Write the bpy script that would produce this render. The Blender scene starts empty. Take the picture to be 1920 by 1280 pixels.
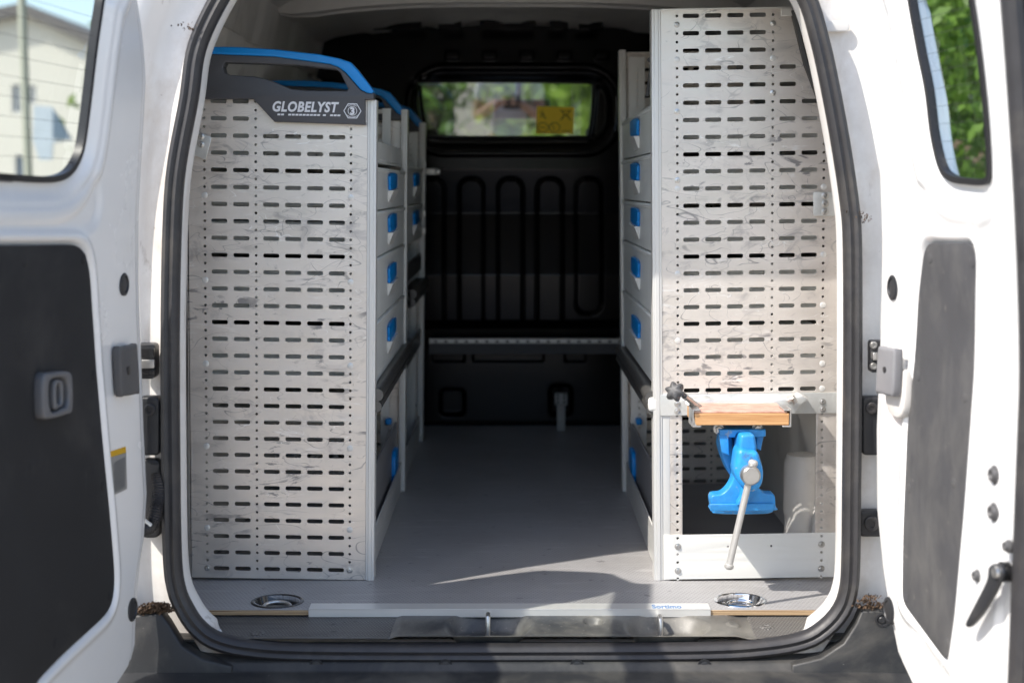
import bpy, bmesh, math, random
import numpy as np
from mathutils import Vector, Matrix, noise
random.seed(7); np.random.seed(7)
R = math.radians
S = bpy.context.scene
COL = S.collection

# ------------------------------------------------------------------ camera, sky, sun, exposure
H = 0.746; TH = R(6.2); F = 1920 * 50 / 36.0
cd = bpy.data.cameras.new('camera'); cam = bpy.data.objects.new('camera', cd); COL.objects.link(cam)
cam.location = (0, 0, H); cam.rotation_euler = (R(90) - TH, 0, 0)
cd.lens = 50; cd.sensor_width = 36; cd.clip_start = .02; cd.clip_end = 2000
cd.dof.use_dof = True; cd.dof.focus_distance = 2.66; cd.dof.aperture_fstop = 3.2
S.camera = cam
SUN = Vector((.74, .47, -1)).normalized()          # the way the light travels
w = bpy.data.worlds.new('World'); S.world = w; w.use_nodes = True
nt = w.node_tree; bg = nt.nodes['Background']; sk = nt.nodes.new('ShaderNodeTexSky')
sk.sky_type = 'NISHITA'; sk.sun_disc = False
sk.sun_elevation = math.asin(-SUN.z); sk.sun_rotation = math.atan2(-SUN.x, -SUN.y)
sk.air_density = 1.0; sk.dust_density = 1.5; sk.ozone_density = 1.0
nt.links.new(sk.outputs[0], bg.inputs[0]); bg.inputs[1].default_value = .15
sd = bpy.data.lights.new('sun', 'SUN'); sun = bpy.data.objects.new('sun', sd); COL.objects.link(sun)
sd.energy = 3.2; sd.angle = R(.5); sd.color = (1, .94, .86)
sun.rotation_euler = SUN.to_track_quat('-Z', 'Y').to_euler(); sun.location = (-6, -6, 9)
S.view_settings.view_transform = 'Standard'; S.view_settings.look = 'None'
S.view_settings.gamma = 1; S.view_settings.exposure = 1.08
try: S.view_settings.use_curve_mapping = False
except Exception: pass
S.render.engine = 'CYCLES'
S.cycles.max_bounces = 10; S.cycles.diffuse_bounces = 6; S.cycles.glossy_bounces = 5
S.cycles.transparent_max_bounces = 24; S.cycles.transmission_bounces = 6

# ------------------------------------------------------------------ helpers: pixels of the photo to points of the place
def ray(u, v):
    d, e = (u - 960) / F, (v - 640) / F
    return Vector((d, math.cos(TH) - e * math.sin(TH), -math.sin(TH) - e * math.cos(TH)))
def PY(u, v, y):
    r = ray(u, v); t = y / r.y
    return Vector((r.x * t, y, H + r.z * t))
def PZ(u, v, z):
    r = ray(u, v); t = (z - H) / r.z
    return Vector((r.x * t, r.y * t, z))

# ------------------------------------------------------------------ materials
def nd(t, ty, **k):
    n = t.nodes.new(ty)
    for a, b in k.items(): setattr(n, a, b)
    return n
def mat(name, col, rough=.5, metal=0, var=0, vscale=6, dirt=(), bump=None, coat=0, spec=.5, rvar=0, stretch=(1,1,1), sheen=0):
    """dirt: list of (colour, scale, low, high, stretch, amount)"""
    m = bpy.data.materials.new(name); m.use_nodes = True; t = m.node_tree; L = t.links.new
    b = t.nodes['Principled BSDF']
    b.inputs['Roughness'].default_value = rough; b.inputs['Metallic'].default_value = metal
    b.inputs['Coat Weight'].default_value = coat; b.inputs['Coat Roughness'].default_value = .22
    b.inputs['Specular IOR Level'].default_value = spec; b.inputs['Sheen Weight'].default_value = sheen
    b.inputs['Base Color'].default_value = (*col, 1)
    tc = nd(t, 'ShaderNodeTexCoord')
    def nz(scale, stretch=(1,1,1), detail=6, dist=0, rgh=.6):
        mp = nd(t, 'ShaderNodeMapping'); mp.inputs['Scale'].default_value = stretch
        mp.inputs['Location'].default_value = (random.uniform(-9, 9), random.uniform(-9, 9), random.uniform(-9, 9))
        L(tc.outputs['Object'], mp.inputs[0])
        n = nd(t, 'ShaderNodeTexNoise'); n.inputs['Scale'].default_value = scale; n.inputs['Detail'].default_value = detail
        n.inputs['Roughness'].default_value = rgh; n.inputs['Distortion'].default_value = dist
        L(mp.outputs[0], n.inputs['Vector']); return n.outputs['Fac']
    def ramp(s, lo, hi, a=0, c=1):
        mr = nd(t, 'ShaderNodeMapRange'); mr.inputs['From Min'].default_value = lo; mr.inputs['From Max'].default_value = hi
        mr.inputs['To Min'].default_value = a; mr.inputs['To Max'].default_value = c; L(s, mr.inputs[0]); return mr.outputs[0]
    cs = None
    if var:
        mx = nd(t, 'ShaderNodeMix', data_type='RGBA'); L(ramp(nz(vscale, stretch), .3, .7), mx.inputs[0])
        mx.inputs[6].default_value = (*[max(0, c * (1 - var)) for c in col], 1); mx.inputs[7].default_value = (*[min(1, c * (1 + var)) for c in col], 1)
        cs = mx.outputs[2]
    for (dc, sc, lo, hi, st, am) in dirt:
        mx = nd(t, 'ShaderNodeMix', data_type='RGBA')
        L(ramp(nz(sc, st, 8, .3, .65), lo, hi, 0, am), mx.inputs[0])
        if cs: L(cs, mx.inputs[6])
        else: mx.inputs[6].default_value = (*col, 1)
        mx.inputs[7].default_value = (*dc, 1); cs = mx.outputs[2]
    if cs: L(cs, b.inputs['Base Color'])
    if rvar: L(ramp(nz(vscale * 2, stretch), .3, .7, rough - rvar, rough + rvar), b.inputs['Roughness'])
    if bump:
        bp = nd(t, 'ShaderNodeBump'); bp.inputs['Strength'].default_value = bump[1]; bp.inputs['Distance'].default_value = bump[2] if len(bump) > 2 else .001
        L(nz(bump[0], detail=4), bp.inputs['Height']); L(bp.outputs[0], b.inputs['Normal'])
    m['b'] = 1
    return m
def glass(name, tint, refl=.08, gcol=(1,1,1)):
    m = bpy.data.materials.new(name); m.use_nodes = True; t = m.node_tree; L = t.links.new
    t.nodes.remove(t.nodes['Principled BSDF']); out = t.nodes['Material Output']
    tr = nd(t, 'ShaderNodeBsdfTransparent'); tr.inputs[0].default_value = (*tint, 1)
    gl = nd(t, 'ShaderNodeBsdfGlossy'); gl.inputs['Roughness'].default_value = .01; gl.inputs[0].default_value = (*gcol, 1)
    ge = nd(t, 'ShaderNodeNewGeometry'); dt_ = nd(t, 'ShaderNodeVectorMath', operation='DOT_PRODUCT'); L(ge.outputs['Normal'], dt_.inputs[0]); L(ge.outputs['Incoming'], dt_.inputs[1])
    ab = nd(t, 'ShaderNodeMath', operation='ABSOLUTE'); L(dt_.outputs['Value'], ab.inputs[0])
    om = nd(t, 'ShaderNodeMath', operation='SUBTRACT'); om.inputs[0].default_value = 1; L(ab.outputs[0], om.inputs[1])
    pw = nd(t, 'ShaderNodeMath', operation='POWER'); pw.inputs[1].default_value = 5; L(om.outputs[0], pw.inputs[0])
    ad = nd(t, 'ShaderNodeMath', operation='MULTIPLY_ADD'); ad.inputs[1].default_value = .9; ad.inputs[2].default_value = refl + .04; ad.use_clamp = True; L(pw.outputs[0], ad.inputs[0])
    mx = nd(t, 'ShaderNodeMixShader'); L(ad.outputs[0], mx.inputs[0]); L(tr.outputs[0], mx.inputs[1]); L(gl.outputs[0], mx.inputs[2])
    L(mx.outputs[0], out.inputs[0]); return m
BROWN = (.10, .06, .035)
MT = {}
MT['white'] = mat('white_paint', (.74, .74, .735), .24, coat=1.0, var=.015, vscale=3, rvar=.06,
                  dirt=[((.45,.42,.38), 9, .62, .8, (1,1,.3), .5), ((.35,.33,.30), 60, .70, .78, (1,1,1), .4)])
MT['white_dirty'] = mat('white_paint_dirty', (.70, .69, .67), .38, coat=.2, var=.03, vscale=4,
                  dirt=[((.42,.34,.26), 5, .50, .72, (1,1,.5), .7), (BROWN, 22, .64, .74, (1,1,.25), .7), (BROWN, 90, .68, .75, (1,1,1), .5)])
MT['liner'] = mat('inner_body_grey', (.60,.58,.55), .5, var=.06, vscale=3, dirt=[((.2,.18,.16), 6, .55, .8, (1,1,1), .5)])
MT['rubber'] = mat('door_rubber', (.026,.025,.027), .48, var=.2, vscale=20, dirt=[((.10,.09,.075), 14, .5, .8, (1,1,1), .4)], bump=(300,.2), rvar=.08)
MT['black'] = mat('black_plastic', (.022,.023,.026), .42, var=.2, vscale=12, dirt=[((.10,.09,.08), 10, .55, .8, (1,1,1), .35)], bump=(500,.3))
MT['bumper'] = mat('bumper_plastic', (.018,.019,.021), .5, var=.15, vscale=8, dirt=[((.15,.14,.12), 6, .44, .72, (1,1,1), .55), ((.3,.28,.25), 120, .68, .76, (1,1,1), .5)], bump=(600,.35))
MT['bulk'] = mat('bulkhead_black', (.0035,.003,.0035), .20, var=.1, vscale=4, rvar=.03, bump=(40,.10,.002), spec=.32)
MT['felt'] = mat('trim_board_black', (.008,.008,.009), .85, var=.25, vscale=7, dirt=[((.09,.085,.08), 40, .66, .78, (1,1,.3), .6), ((.06,.055,.05), 6, .5, .8, (1,1,1), .5)], bump=(700,.5))
MT['felt2'] = mat('trim_board_grey', (.056,.056,.060), .7, var=.15, vscale=9, dirt=[((.15,.145,.135), 12, .45, .8, (1,1,.5), .6), ((.22,.2,.18), 45, .64, .72, (1,1,1), .5)], bump=(700,.4))
MT['gasket'] = mat('window_gasket', (.012,.012,.014), .4)
MT['gloss'] = mat('gloss_black', (.012,.012,.013), .12, coat=.5)
MT['grey_pl'] = mat('charcoal_plastic', (.060,.062,.070), .45, var=.06, vscale=10, bump=(900,.25), dirt=[((.13,.12,.12), 30, .62, .8, (1,1,1), .3)])
MT['dark_pl'] = mat('dark_grey_plastic', (.075,.074,.076), .5, var=.1, vscale=10, bump=(700,.3))
MT['blue'] = mat('blue_plastic', (.0,.22,.62), .38, var=.08, vscale=10, bump=(900,.15))
MT['blue_paint'] = mat('blue_enamel', (.02,.27,.66), .42, var=.2, vscale=18, coat=.12, bump=(160,.6,.0012), dirt=[((.30,.34,.38), 45, .61, .66, (1,1,1), .8), (BROWN, 22, .62, .72, (1,1,1), .7), ((.01,.05,.12), 9, .5, .8, (1,1,1), .5)])
MT['alu'] = mat('anodised_profile', (.66,.655,.63), .36, metal=.35, var=.03, vscale=5, dirt=[((.3,.29,.28), 40, .66, .8, (1,1,.1), .4)], rvar=.05)
MT['alu_pl'] = mat('painted_plate', (.72,.72,.69), .35, metal=.1, var=.02, vscale=5, dirt=[((.4,.38,.36), 40, .68, .8, (1,1,1), .4)])
MT['zinc'] = mat('zinc_plate', (.70,.71,.69), .36, metal=.6, var=.10, vscale=40, dirt=[((.3,.32,.3), 20, .55, .8, (1,1,1), .4)])
MT['steel'] = mat('bare_steel', (.55,.54,.52), .32, metal=.9, var=.12, vscale=40, dirt=[((.25,.18,.12), 30, .62, .8, (1,1,1), .5)])
MT['chrome'] = mat('chrome', (.75,.75,.76), .12, metal=1)
MT['drawer'] = mat('drawer_grey', (.70,.72,.70), .42, var=.03, vscale=5, dirt=[((.3,.3,.29), 30, .62, .8, (1,1,1), .3)])
MT['lbl'] = mat('label_grey', (.24,.235,.22), .5)
MT['strap'] = mat('strap_metal', (.30,.30,.29), .4, metal=.6, var=.15, vscale=60)
MT['pull'] = mat('handle_grey', (.11,.11,.115), .45, bump=(700,.2))
MT['mid'] = mat('mid_grey_coating', (.20,.20,.21), .45, var=.1, vscale=10)
MT['sill'] = mat('sill_plastic', (.040,.042,.045), .45, var=.2, vscale=8, dirt=[((.25,.235,.20), 5, .38, .70, (1,1,1), .8), ((.3,.28,.24), 110, .60, .7, (1,1,1), .5)], bump=(500,.3))
MT['dark_alu'] = mat('dark_rail', (.10,.098,.095), .36, metal=.4, var=.2, vscale=20)
MT['black_print'] = mat('dark_print', (.03,.03,.035), .6)
MT['white_print'] = mat('light_print', (.72,.73,.76), .5)
MT['blue_print'] = mat('blue_print', (.10,.22,.42), .5)
MT['yellow'] = mat('yellow_film', (.80,.55,.05), .5, var=.04)
_t = MT['yellow'].node_tree; _a = _t.nodes.new('ShaderNodeBsdfTranslucent'); _a.inputs[0].default_value = (.9,.62,.06,1); _m = _t.nodes.new('ShaderNodeMixShader'); _m.inputs[0].default_value = .6
_t.links.new(_t.nodes['Principled BSDF'].outputs[0], _m.inputs[1]); _t.links.new(_a.outputs[0], _m.inputs[2]); _t.links.new(_m.outputs[0], _t.nodes['Material Output'].inputs[0])
MT['rust'] = mat('rusty_metal', (.20,.095,.05), .7, var=.4, vscale=60)
MT['wood_edge'] = None
def wood(name, c1, c2, scale, st, rough=.55):
    m = bpy.data.materials.new(name); m.use_nodes = True; t = m.node_tree; L = t.links.new; b = t.nodes['Principled BSDF']
    tc = nd(t, 'ShaderNodeTexCoord'); mp = nd(t, 'ShaderNodeMapping'); mp.inputs['Scale'].default_value = st; L(tc.outputs['Object'], mp.inputs[0])
    n = nd(t, 'ShaderNodeTexNoise'); n.inputs['Scale'].default_value = scale; n.inputs['Detail'].default_value = 8; n.inputs['Distortion'].default_value = .6; L(mp.outputs[0], n.inputs[0])
    cr = nd(t, 'ShaderNodeValToRGB'); cr.color_ramp.elements[0].position = .35; cr.color_ramp.elements[1].position = .65
    cr.color_ramp.elements[0].color = (*c1, 1); cr.color_ramp.elements[1].color = (*c2, 1); L(n.outputs[0], cr.inputs[0]); L(cr.outputs[0], b.inputs['Base Color'])
    bp = nd(t, 'ShaderNodeBump'); bp.inputs['Strength'].default_value = .3; bp.inputs['Distance'].default_value = .001; L(n.outputs[0], bp.inputs['Height']); L(bp.outputs[0], b.inputs['Normal'])
    b.inputs['Roughness'].default_value = rough; return m
MT['ply'] = wood('plywood_layers', (.20,.12,.06), (.58,.42,.25), 3, (1,1,260))
MT['beech'] = wood('beech_block', (.42,.21,.08), (.64,.37,.17), 6, (2,2,70))
MT['beech_top'] = wood('scraped_red_ply', (.42,.20,.15), (.62,.42,.34), 14, (3,14,3))
def panel_mat(name, base, rough=.34):
    """brushed sheet with scuffs, smears and scratches as wear of its own shape"""
    m = bpy.data.materials.new(name); m.use_nodes = True; t = m.node_tree; L = t.links.new; b = t.nodes['Principled BSDF']
    tc = nd(t, 'ShaderNodeTexCoord')
    def nz(loc, sc, rot, scale, detail, dist, lo, hi, am):
        mp = nd(t, 'ShaderNodeMapping'); mp.inputs['Location'].default_value = loc; mp.inputs['Scale'].default_value = sc; mp.inputs['Rotation'].default_value = rot
        L(tc.outputs['Object'], mp.inputs[0]); n = nd(t, 'ShaderNodeTexNoise')
        for k, q in (('Scale', scale), ('Detail', detail), ('Distortion', dist), ('Roughness', .62)): n.inputs[k].default_value = q
        L(mp.outputs[0], n.inputs['Vector']); mr = nd(t, 'ShaderNodeMapRange')
        mr.inputs['From Min'].default_value = lo; mr.inputs['From Max'].default_value = hi; mr.inputs['To Max'].default_value = am
        L(n.outputs['Fac'], mr.inputs[0]); return mr.outputs[0]
    def mul(a, c):
        q = nd(t, 'ShaderNodeMath', operation='MULTIPLY'); L(a, q.inputs[0]); L(c, q.inputs[1]); return q.outputs[0]
    cur = None
    def over(fac, c):
        nonlocal cur
        mx = nd(t, 'ShaderNodeMix', data_type='RGBA'); L(fac, mx.inputs[0])
        if cur: L(cur, mx.inputs[6])
        else: mx.inputs[6].default_value = (*base, 1)
        mx.inputs[7].default_value = (*c, 1); cur = mx.outputs[2]
    over(nz((3,1,2), (1,1,1), (0,0,0), 4, 4, .3, .35, .7, 1), tuple(c * .86 for c in base))
    zone = nz((1.7,0,.4), (1,1,1), (0,0,0), 5.0, 3, .6, .47, .62, 1)
    zone2 = nz((4.7,0,7.4), (1,1,1), (0,0,0), 7.0, 3, .6, .50, .62, 1)
    over(mul(nz((0,0,5), (1,1,2.2), (0,.35,0), 8, 7, 2.6, .52, .66, .5), zone), (.22,.215,.23))
    over(mul(nz((3,1,8), (.9,1,2.6), (0,.45,0), 9, 8, 2.8, .56, .62, .75), zone2), (.14,.14,.155))
    def iso(loc, sc, rot, scale, detail, dist, wd, am):
        f = nz(loc, sc, rot, scale, detail, dist, 0, 1, 1)
        a1 = nd(t, 'ShaderNodeMath', operation='SUBTRACT'); L(f, a1.inputs[0]); a1.inputs[1].default_value = .5
        a2 = nd(t, 'ShaderNodeMath', operation='ABSOLUTE'); L(a1.outputs[0], a2.inputs[0])
        m_ = nd(t, 'ShaderNodeMapRange'); m_.inputs['From Min'].default_value = wd; m_.inputs['From Max'].default_value = 0; m_.inputs['To Max'].default_value = am
        L(a2.outputs[0], m_.inputs[0]); return m_.outputs[0]
    br1 = nz((1,5,2), (1,1,2), (0,0,0), 7, 4, .5, .50, .58, 1); br2 = nz((7,5,6), (1,1,2), (0,0,0), 8, 4, .5, .52, .60, 1)
    over(mul(iso((2,1,1), (1,1,2.6), (0,.3,0), 6, 1, 1.2, .007, .75), br1), (.15,.15,.16))
    over(mul(iso((9,1,4), (1,1,3.2), (0,-.4,0), 8, 1, .8, .006, .7), br2), (.18,.18,.19))
    over(mul(iso((5,1,9), (1,1,3.0), (0,.1,0), 11, 1, 1.5, .008, .8), br2), (.95,.94,.92))
    over(mul(iso((3,1,14), (1,1,2), (0,.6,0), 14, 1, .6, .008, .6), zone), (.2,.2,.21))
    over(mul(nz((8,2,3), (.6,1,4), (0,-.55,0), 9, 6, 1.5, .60, .66, .6), zone2), (.93,.92,.90))
    over(nz((4,4,4), (1,1,1), (0,0,0), 60, 6, .2, .67, .74, .5), (.2,.18,.17))
    L(cur, b.inputs['Base Color'])
    b.inputs['Metallic'].default_value = .62
    L(nz((6,6,6), (1,1,5), (0,0,0), 9, 5, .3, .3, .7, 1), (mr2 := nd(t, 'ShaderNodeMapRange')).inputs[0])
    mr2.inputs['To Min'].default_value = rough - .06; mr2.inputs['To Max'].default_value = rough + .14; L(mr2.outputs[0], b.inputs['Roughness'])
    return m
MT['panel'] = panel_mat('perforated_sheet', (.78,.725,.665))
def dots_mat(name, c_hi, c_lo, sx, sy, rough, thr=.32, hexa=True, dist=.0006, dirtc=None):
    """sheet with small embossed dots"""
    m = bpy.data.materials.new(name); m.use_nodes = True; t = m.node_tree; L = t.links.new; b = t.nodes['Principled BSDF']
    tc = nd(t, 'ShaderNodeTexCoord'); mp = nd(t, 'ShaderNodeMapping'); mp.inputs['Scale'].default_value = (sx, sy, 1); L(tc.outputs['Object'], mp.inputs[0])
    v = nd(t, 'ShaderNodeTexVoronoi'); v.inputs['Scale'].default_value = 1; v.inputs['Randomness'].default_value = 0 if not hexa else .0
    if hexa:
        sp = nd(t, 'ShaderNodeSeparateXYZ'); L(mp.outputs[0], sp.inputs[0])
        fl = nd(t, 'ShaderNodeMath', operation='FLOOR'); L(sp.outputs[1], fl.inputs[0])
        mo = nd(t, 'ShaderNodeMath', operation='PINGPONG'); mo.inputs[1].default_value = 1; L(fl.outputs[0], mo.inputs[0])
        ma = nd(t, 'ShaderNodeMath', operation='MULTIPLY_ADD'); ma.inputs[1].default_value = .5; L(mo.outputs[0], ma.inputs[0]); L(sp.outputs[0], ma.inputs[2])
        cb = nd(t, 'ShaderNodeCombineXYZ'); L(ma.outputs[0], cb.inputs[0]); L(sp.outputs[1], cb.inputs[1]); L(cb.outputs[0], v.inputs['Vector'])
    else: L(mp.outputs[0], v.inputs['Vector'])
    mr = nd(t, 'ShaderNodeMapRange'); mr.inputs['From Min'].default_value = thr; mr.inputs['From Max'].default_value = thr + .15; L(v.outputs['Distance'], mr.inputs[0])
    mx = nd(t, 'ShaderNodeMix', data_type='RGBA'); L(mr.outputs[0], mx.inputs[0]); mx.inputs[6].default_value = (*c_hi, 1); mx.inputs[7].default_value = (*c_lo, 1)
    n = nd(t, 'ShaderNodeTexNoise'); n.inputs['Scale'].default_value = 5; n.inputs['Detail'].default_value = 9; n.inputs['Roughness'].default_value = .65; L(tc.outputs['Object'], n.inputs[0])
    m3 = nd(t, 'ShaderNodeMapRange'); m3.inputs['From Min'].default_value = .42; m3.inputs['From Max'].default_value = .75; m3.inputs['To Max'].default_value = .6; L(n.outputs[0], m3.inputs[0])
    m2 = nd(t, 'ShaderNodeMix', data_type='RGBA'); L(m3.outputs[0], m2.inputs[0]); L(mx.outputs[2], m2.inputs[6]); m2.inputs[7].default_value = (*(dirtc or tuple(c * .7 for c in c_hi)), 1)
    n4 = nd(t, 'ShaderNodeTexNoise'); n4.inputs['Scale'].default_value = 42; n4.inputs['Detail'].default_value = 5; L(tc.outputs['Object'], n4.inputs[0])
    m4 = nd(t, 'ShaderNodeMapRange'); m4.inputs['From Min'].default_value = .66; m4.inputs['From Max'].default_value = .70; m4.inputs['To Max'].default_value = .7; L(n4.outputs[0], m4.inputs[0])
    m5 = nd(t, 'ShaderNodeMix', data_type='RGBA'); L(m4.outputs[0], m5.inputs[0]); L(m2.outputs[2], m5.inputs[6]); m5.inputs[7].default_value = (*tuple(c * .35 for c in c_hi), 1)
    mp6 = nd(t, 'ShaderNodeMapping'); mp6.inputs['Scale'].default_value = (1, 9, 1); mp6.inputs['Rotation'].default_value = (0, 0, .5); L(tc.outputs['Object'], mp6.inputs[0])
    n6 = nd(t, 'ShaderNodeTexNoise'); n6.inputs['Scale'].default_value = 7; n6.inputs['Detail'].default_value = 6; n6.inputs['Distortion'].default_value = 1; L(mp6.outputs[0], n6.inputs[0])
    m6 = nd(t, 'ShaderNodeMapRange'); m6.inputs['From Min'].default_value = .60; m6.inputs['From Max'].default_value = .66; m6.inputs['To Max'].default_value = .35; L(n6.outputs[0], m6.inputs[0])
    m7 = nd(t, 'ShaderNodeMix', data_type='RGBA'); L(m6.outputs[0], m7.inputs[0]); L(m5.outputs[2], m7.inputs[6]); m7.inputs[7].default_value = (*tuple(min(1, c * 1.35) for c in c_hi), 1)
    L(m7.outputs[2], b.inputs['Base Color'])
    bp = nd(t, 'ShaderNodeBump'); bp.inputs['Strength'].default_value = .6; bp.inputs['Distance'].default_value = dist; bp.invert = True; L(mr.outputs[0], bp.inputs['Height']); L(bp.outputs[0], b.inputs['Normal'])
    b.inputs['Roughness'].default_value = rough; return m
MT['floor'] = dots_mat('coated_ply_floor', (.35,.345,.345), (.24,.235,.24), 125, 125, .40, .36, True, .0007, (.20,.19,.185))
MT['mesh_sill'] = dots_mat('dimpled_sill', (.014,.014,.016), (.17,.165,.155), 170, 170, .45, .30, True, .001, (.12,.11,.10))
MT['glass_door'] = glass('door_glass', (.86,.89,.87), .03)
MT['glass_bulk'] = glass('partition_glass', (.90,.94,.90), .20)
MT['glass_wind'] = glass('windscreen_glass', (.86,.90,.88), .02)
MT['leaf_litter'] = mat('dry_leaf_litter', (.075,.045,.025), .9, var=.8, vscale=120)

# ------------------------------------------------------------------ object helpers
def thing(name, label, cat, loc=(0,0,0), rot=(0,0,0), group=None):
    o = bpy.data.objects.new(name, None); o.empty_display_size = .1; COL.objects.link(o)
    o.location = loc; o.rotation_euler = rot; o['label'] = label; o['category'] = cat
    if group: o['group'] = group
    o['inv'] = 0; del o['inv']
    return o
def wmat(o):
    m = Matrix.LocRotScale(o.location, o.rotation_euler, o.scale)
    return wmat(o.parent) @ m if o.parent else m
def link(name, me, m, parent=None, world=False, label=None, kind=None, smooth=35, bevel=0, cat=None, group=None):
    if world and parent is not None: me.transform(wmat(parent).inverted())
    if m is not None and len(me.materials) == 0: me.materials.append(m)
    if smooth and len(me.polygons):
        me.polygons.foreach_set('use_smooth', [True] * len(me.polygons)); me.set_sharp_from_angle(angle=R(smooth))
    me.name = name; o = bpy.data.objects.new(name, me); COL.objects.link(o)
    if parent: o.parent = parent
    if label: o['label'] = label
    if kind: o['kind'] = kind
    if cat: o['category'] = cat
    if group: o['group'] = group
    if bevel:
        b = o.modifiers.new('Bevel', 'BEVEL'); b.width = bevel; b.segments = 2; b.limit_method = 'ANGLE'; b.angle_limit = R(40)
        b.harden_normals = False
    return o
class MB:
    def __init__(s): s.v = []; s.f = []
    def add(s, vs, fs):
        n = len(s.v); s.v += [tuple(p) for p in vs]; s.f += [tuple(i + n for i in f) for f in fs]; return s
    def box(s, x0, x1, y0, y1, z0, z1):
        x0, x1 = sorted((x0, x1)); y0, y1 = sorted((y0, y1)); z0, z1 = sorted((z0, z1))
        return s.add([(x0,y0,z0),(x1,y0,z0),(x1,y1,z0),(x0,y1,z0),(x0,y0,z1),(x1,y0,z1),(x1,y1,z1),(x0,y1,z1)],
              [(0,3,2,1),(4,5,6,7),(0,1,5,4),(1,2,6,5),(2,3,7,6),(3,0,4,7)])
    def tube(s, pts, r, seg=12, cap=True):
        pts = [Vector(p) for p in pts]; n = len(pts); rs = r if isinstance(r, (list, tuple)) else [r] * n
        vs = []; up = None
        for i, p in enumerate(pts):
            t = (pts[min(i + 1, n - 1)] - pts[max(i - 1, 0)]).normalized()
            if up is None: up = t.orthogonal().normalized()
            else: up = (up - t * up.dot(t)).normalized()
            b = t.cross(up)
            for k in range(seg):
                a = 2 * math.pi * k / seg; vs.append(p + (up * math.cos(a) + b * math.sin(a)) * rs[i])
        fs = [(i * seg + k, i * seg + (k + 1) % seg, (i + 1) * seg + (k + 1) % seg, (i + 1) * seg + k) for i in range(n - 1) for k in range(seg)]
        if cap: fs += [tuple(range(seg))[::-1], tuple((n - 1) * seg + k for k in range(seg))]
        return s.add(vs, fs)
    def lathe(s, o, axis, prof, seg=20):
        """prof: (distance along axis, radius)"""
        o = Vector(o); a = Vector(axis).normalized(); u = a.orthogonal().normalized(); w_ = a.cross(u); vs = []
        for (d, r) in prof:
            for k in range(seg):
                q = 2 * math.pi * k / seg; vs.append(o + a * d + (u * math.cos(q) + w_ * math.sin(q)) * r)
        n = len(prof)
        fs = [(i * seg + k, i * seg + (k + 1) % seg, (i + 1) * seg + (k + 1) % seg, (i + 1) * seg + k) for i in range(n - 1) for k in range(seg)]
        fs += [tuple(range(seg))[::-1], tuple((n - 1) * seg + k for k in range(seg))]
        return s.add(vs, fs)
    def mesh(s):
        me = bpy.data.meshes.new('m'); me.from_pydata(s.v, [], s.f); me.update(); return me
    def build(s, name, m, parent=None, **k): return link(name, s.mesh(), m, parent, **k)
def poly_mesh(outline, holes=(), thick=.002, bevel=0, fn=None, res=2):
    """2-D outline with holes made into a solid sheet; (a, b, c) -> fn(a, b, c); c runs -thick/2..thick/2"""
    cu = bpy.data.curves.new('c', 'CURVE'); cu.dimensions = '2D'; cu.fill_mode = 'BOTH'
    for pl in [outline] + list(holes):
        sp = cu.splines.new('POLY'); sp.points.add(len(pl) - 1); sp.use_cyclic_u = True
        co = []
        for p in pl: co += [p[0], p[1], 0, 1]
        sp.points.foreach_set('co', co)
    cu.extrude = max(thick / 2 - bevel, 1e-5)
    if bevel: cu.bevel_depth = bevel; cu.bevel_resolution = res; cu.offset = -bevel
    o = bpy.data.objects.new('c', cu); COL.objects.link(o); dg = bpy.context.evaluated_depsgraph_get()
    me = bpy.data.meshes.new_from_object(o.evaluated_get(dg)); bpy.data.objects.remove(o); bpy.data.curves.remove(cu)
    me.materials.clear()
    if fn:
        n = len(me.vertices); a = np.empty(n * 3); me.vertices.foreach_get('co', a); a = a.reshape(-1, 3)
        b = np.array([tuple(fn(*p)) for p in a]); me.vertices.foreach_set('co', b.ravel()); me.update()
        bm = bmesh.new(); bm.from_mesh(me); bmesh.ops.remove_doubles(bm, verts=bm.verts, dist=1e-6); bmesh.ops.recalc_face_normals(bm, faces=bm.faces); bm.to_mesh(me); bm.free()
    return me
def text_mesh(txt, size, thick=.0004, shear=0, bold=0, fn=None, space=1, align='LEFT'):
    cu = bpy.data.curves.new('t', 'FONT'); cu.body = txt; cu.size = size; cu.extrude = thick / 2; cu.shear = shear; cu.offset = bold
    cu.space_character = space; cu.align_x = align; cu.resolution_u = 3
    o = bpy.data.objects.new('t', cu); COL.objects.link(o); dg = bpy.context.evaluated_depsgraph_get()
    me = bpy.data.meshes.new_from_object(o.evaluated_get(dg)); bpy.data.objects.remove(o); bpy.data.curves.remove(cu); me.materials.clear()
    if fn:
        for v in me.vertices: v.co = fn(*v.co)
    return me
def join(meshes):
    bm = bmesh.new()
    for m_ in meshes: bm.from_mesh(m_)
    me = bpy.data.meshes.new('j'); bm.to_mesh(me); bm.free(); return me
def rrect(cx, cy, w_, h_, r, n=3):
    pts = []
    for (sx, sy, a0) in ((1,1,0), (-1,1,90), (-1,-1,180), (1,-1,270)):
        for k in range(n + 1):
            a = R(a0 + 90 * k / n); pts.append((cx + sx * (w_ / 2 - r) + r * math.cos(a), cy + sy * (h_ / 2 - r) + r * math.sin(a)))
    return pts
def circle(cx, cy, r, n=10): return [(cx + r * math.cos(2 * math.pi * k / n), cy + r * math.sin(2 * math.pi * k / n)) for k in range(n)]
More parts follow.
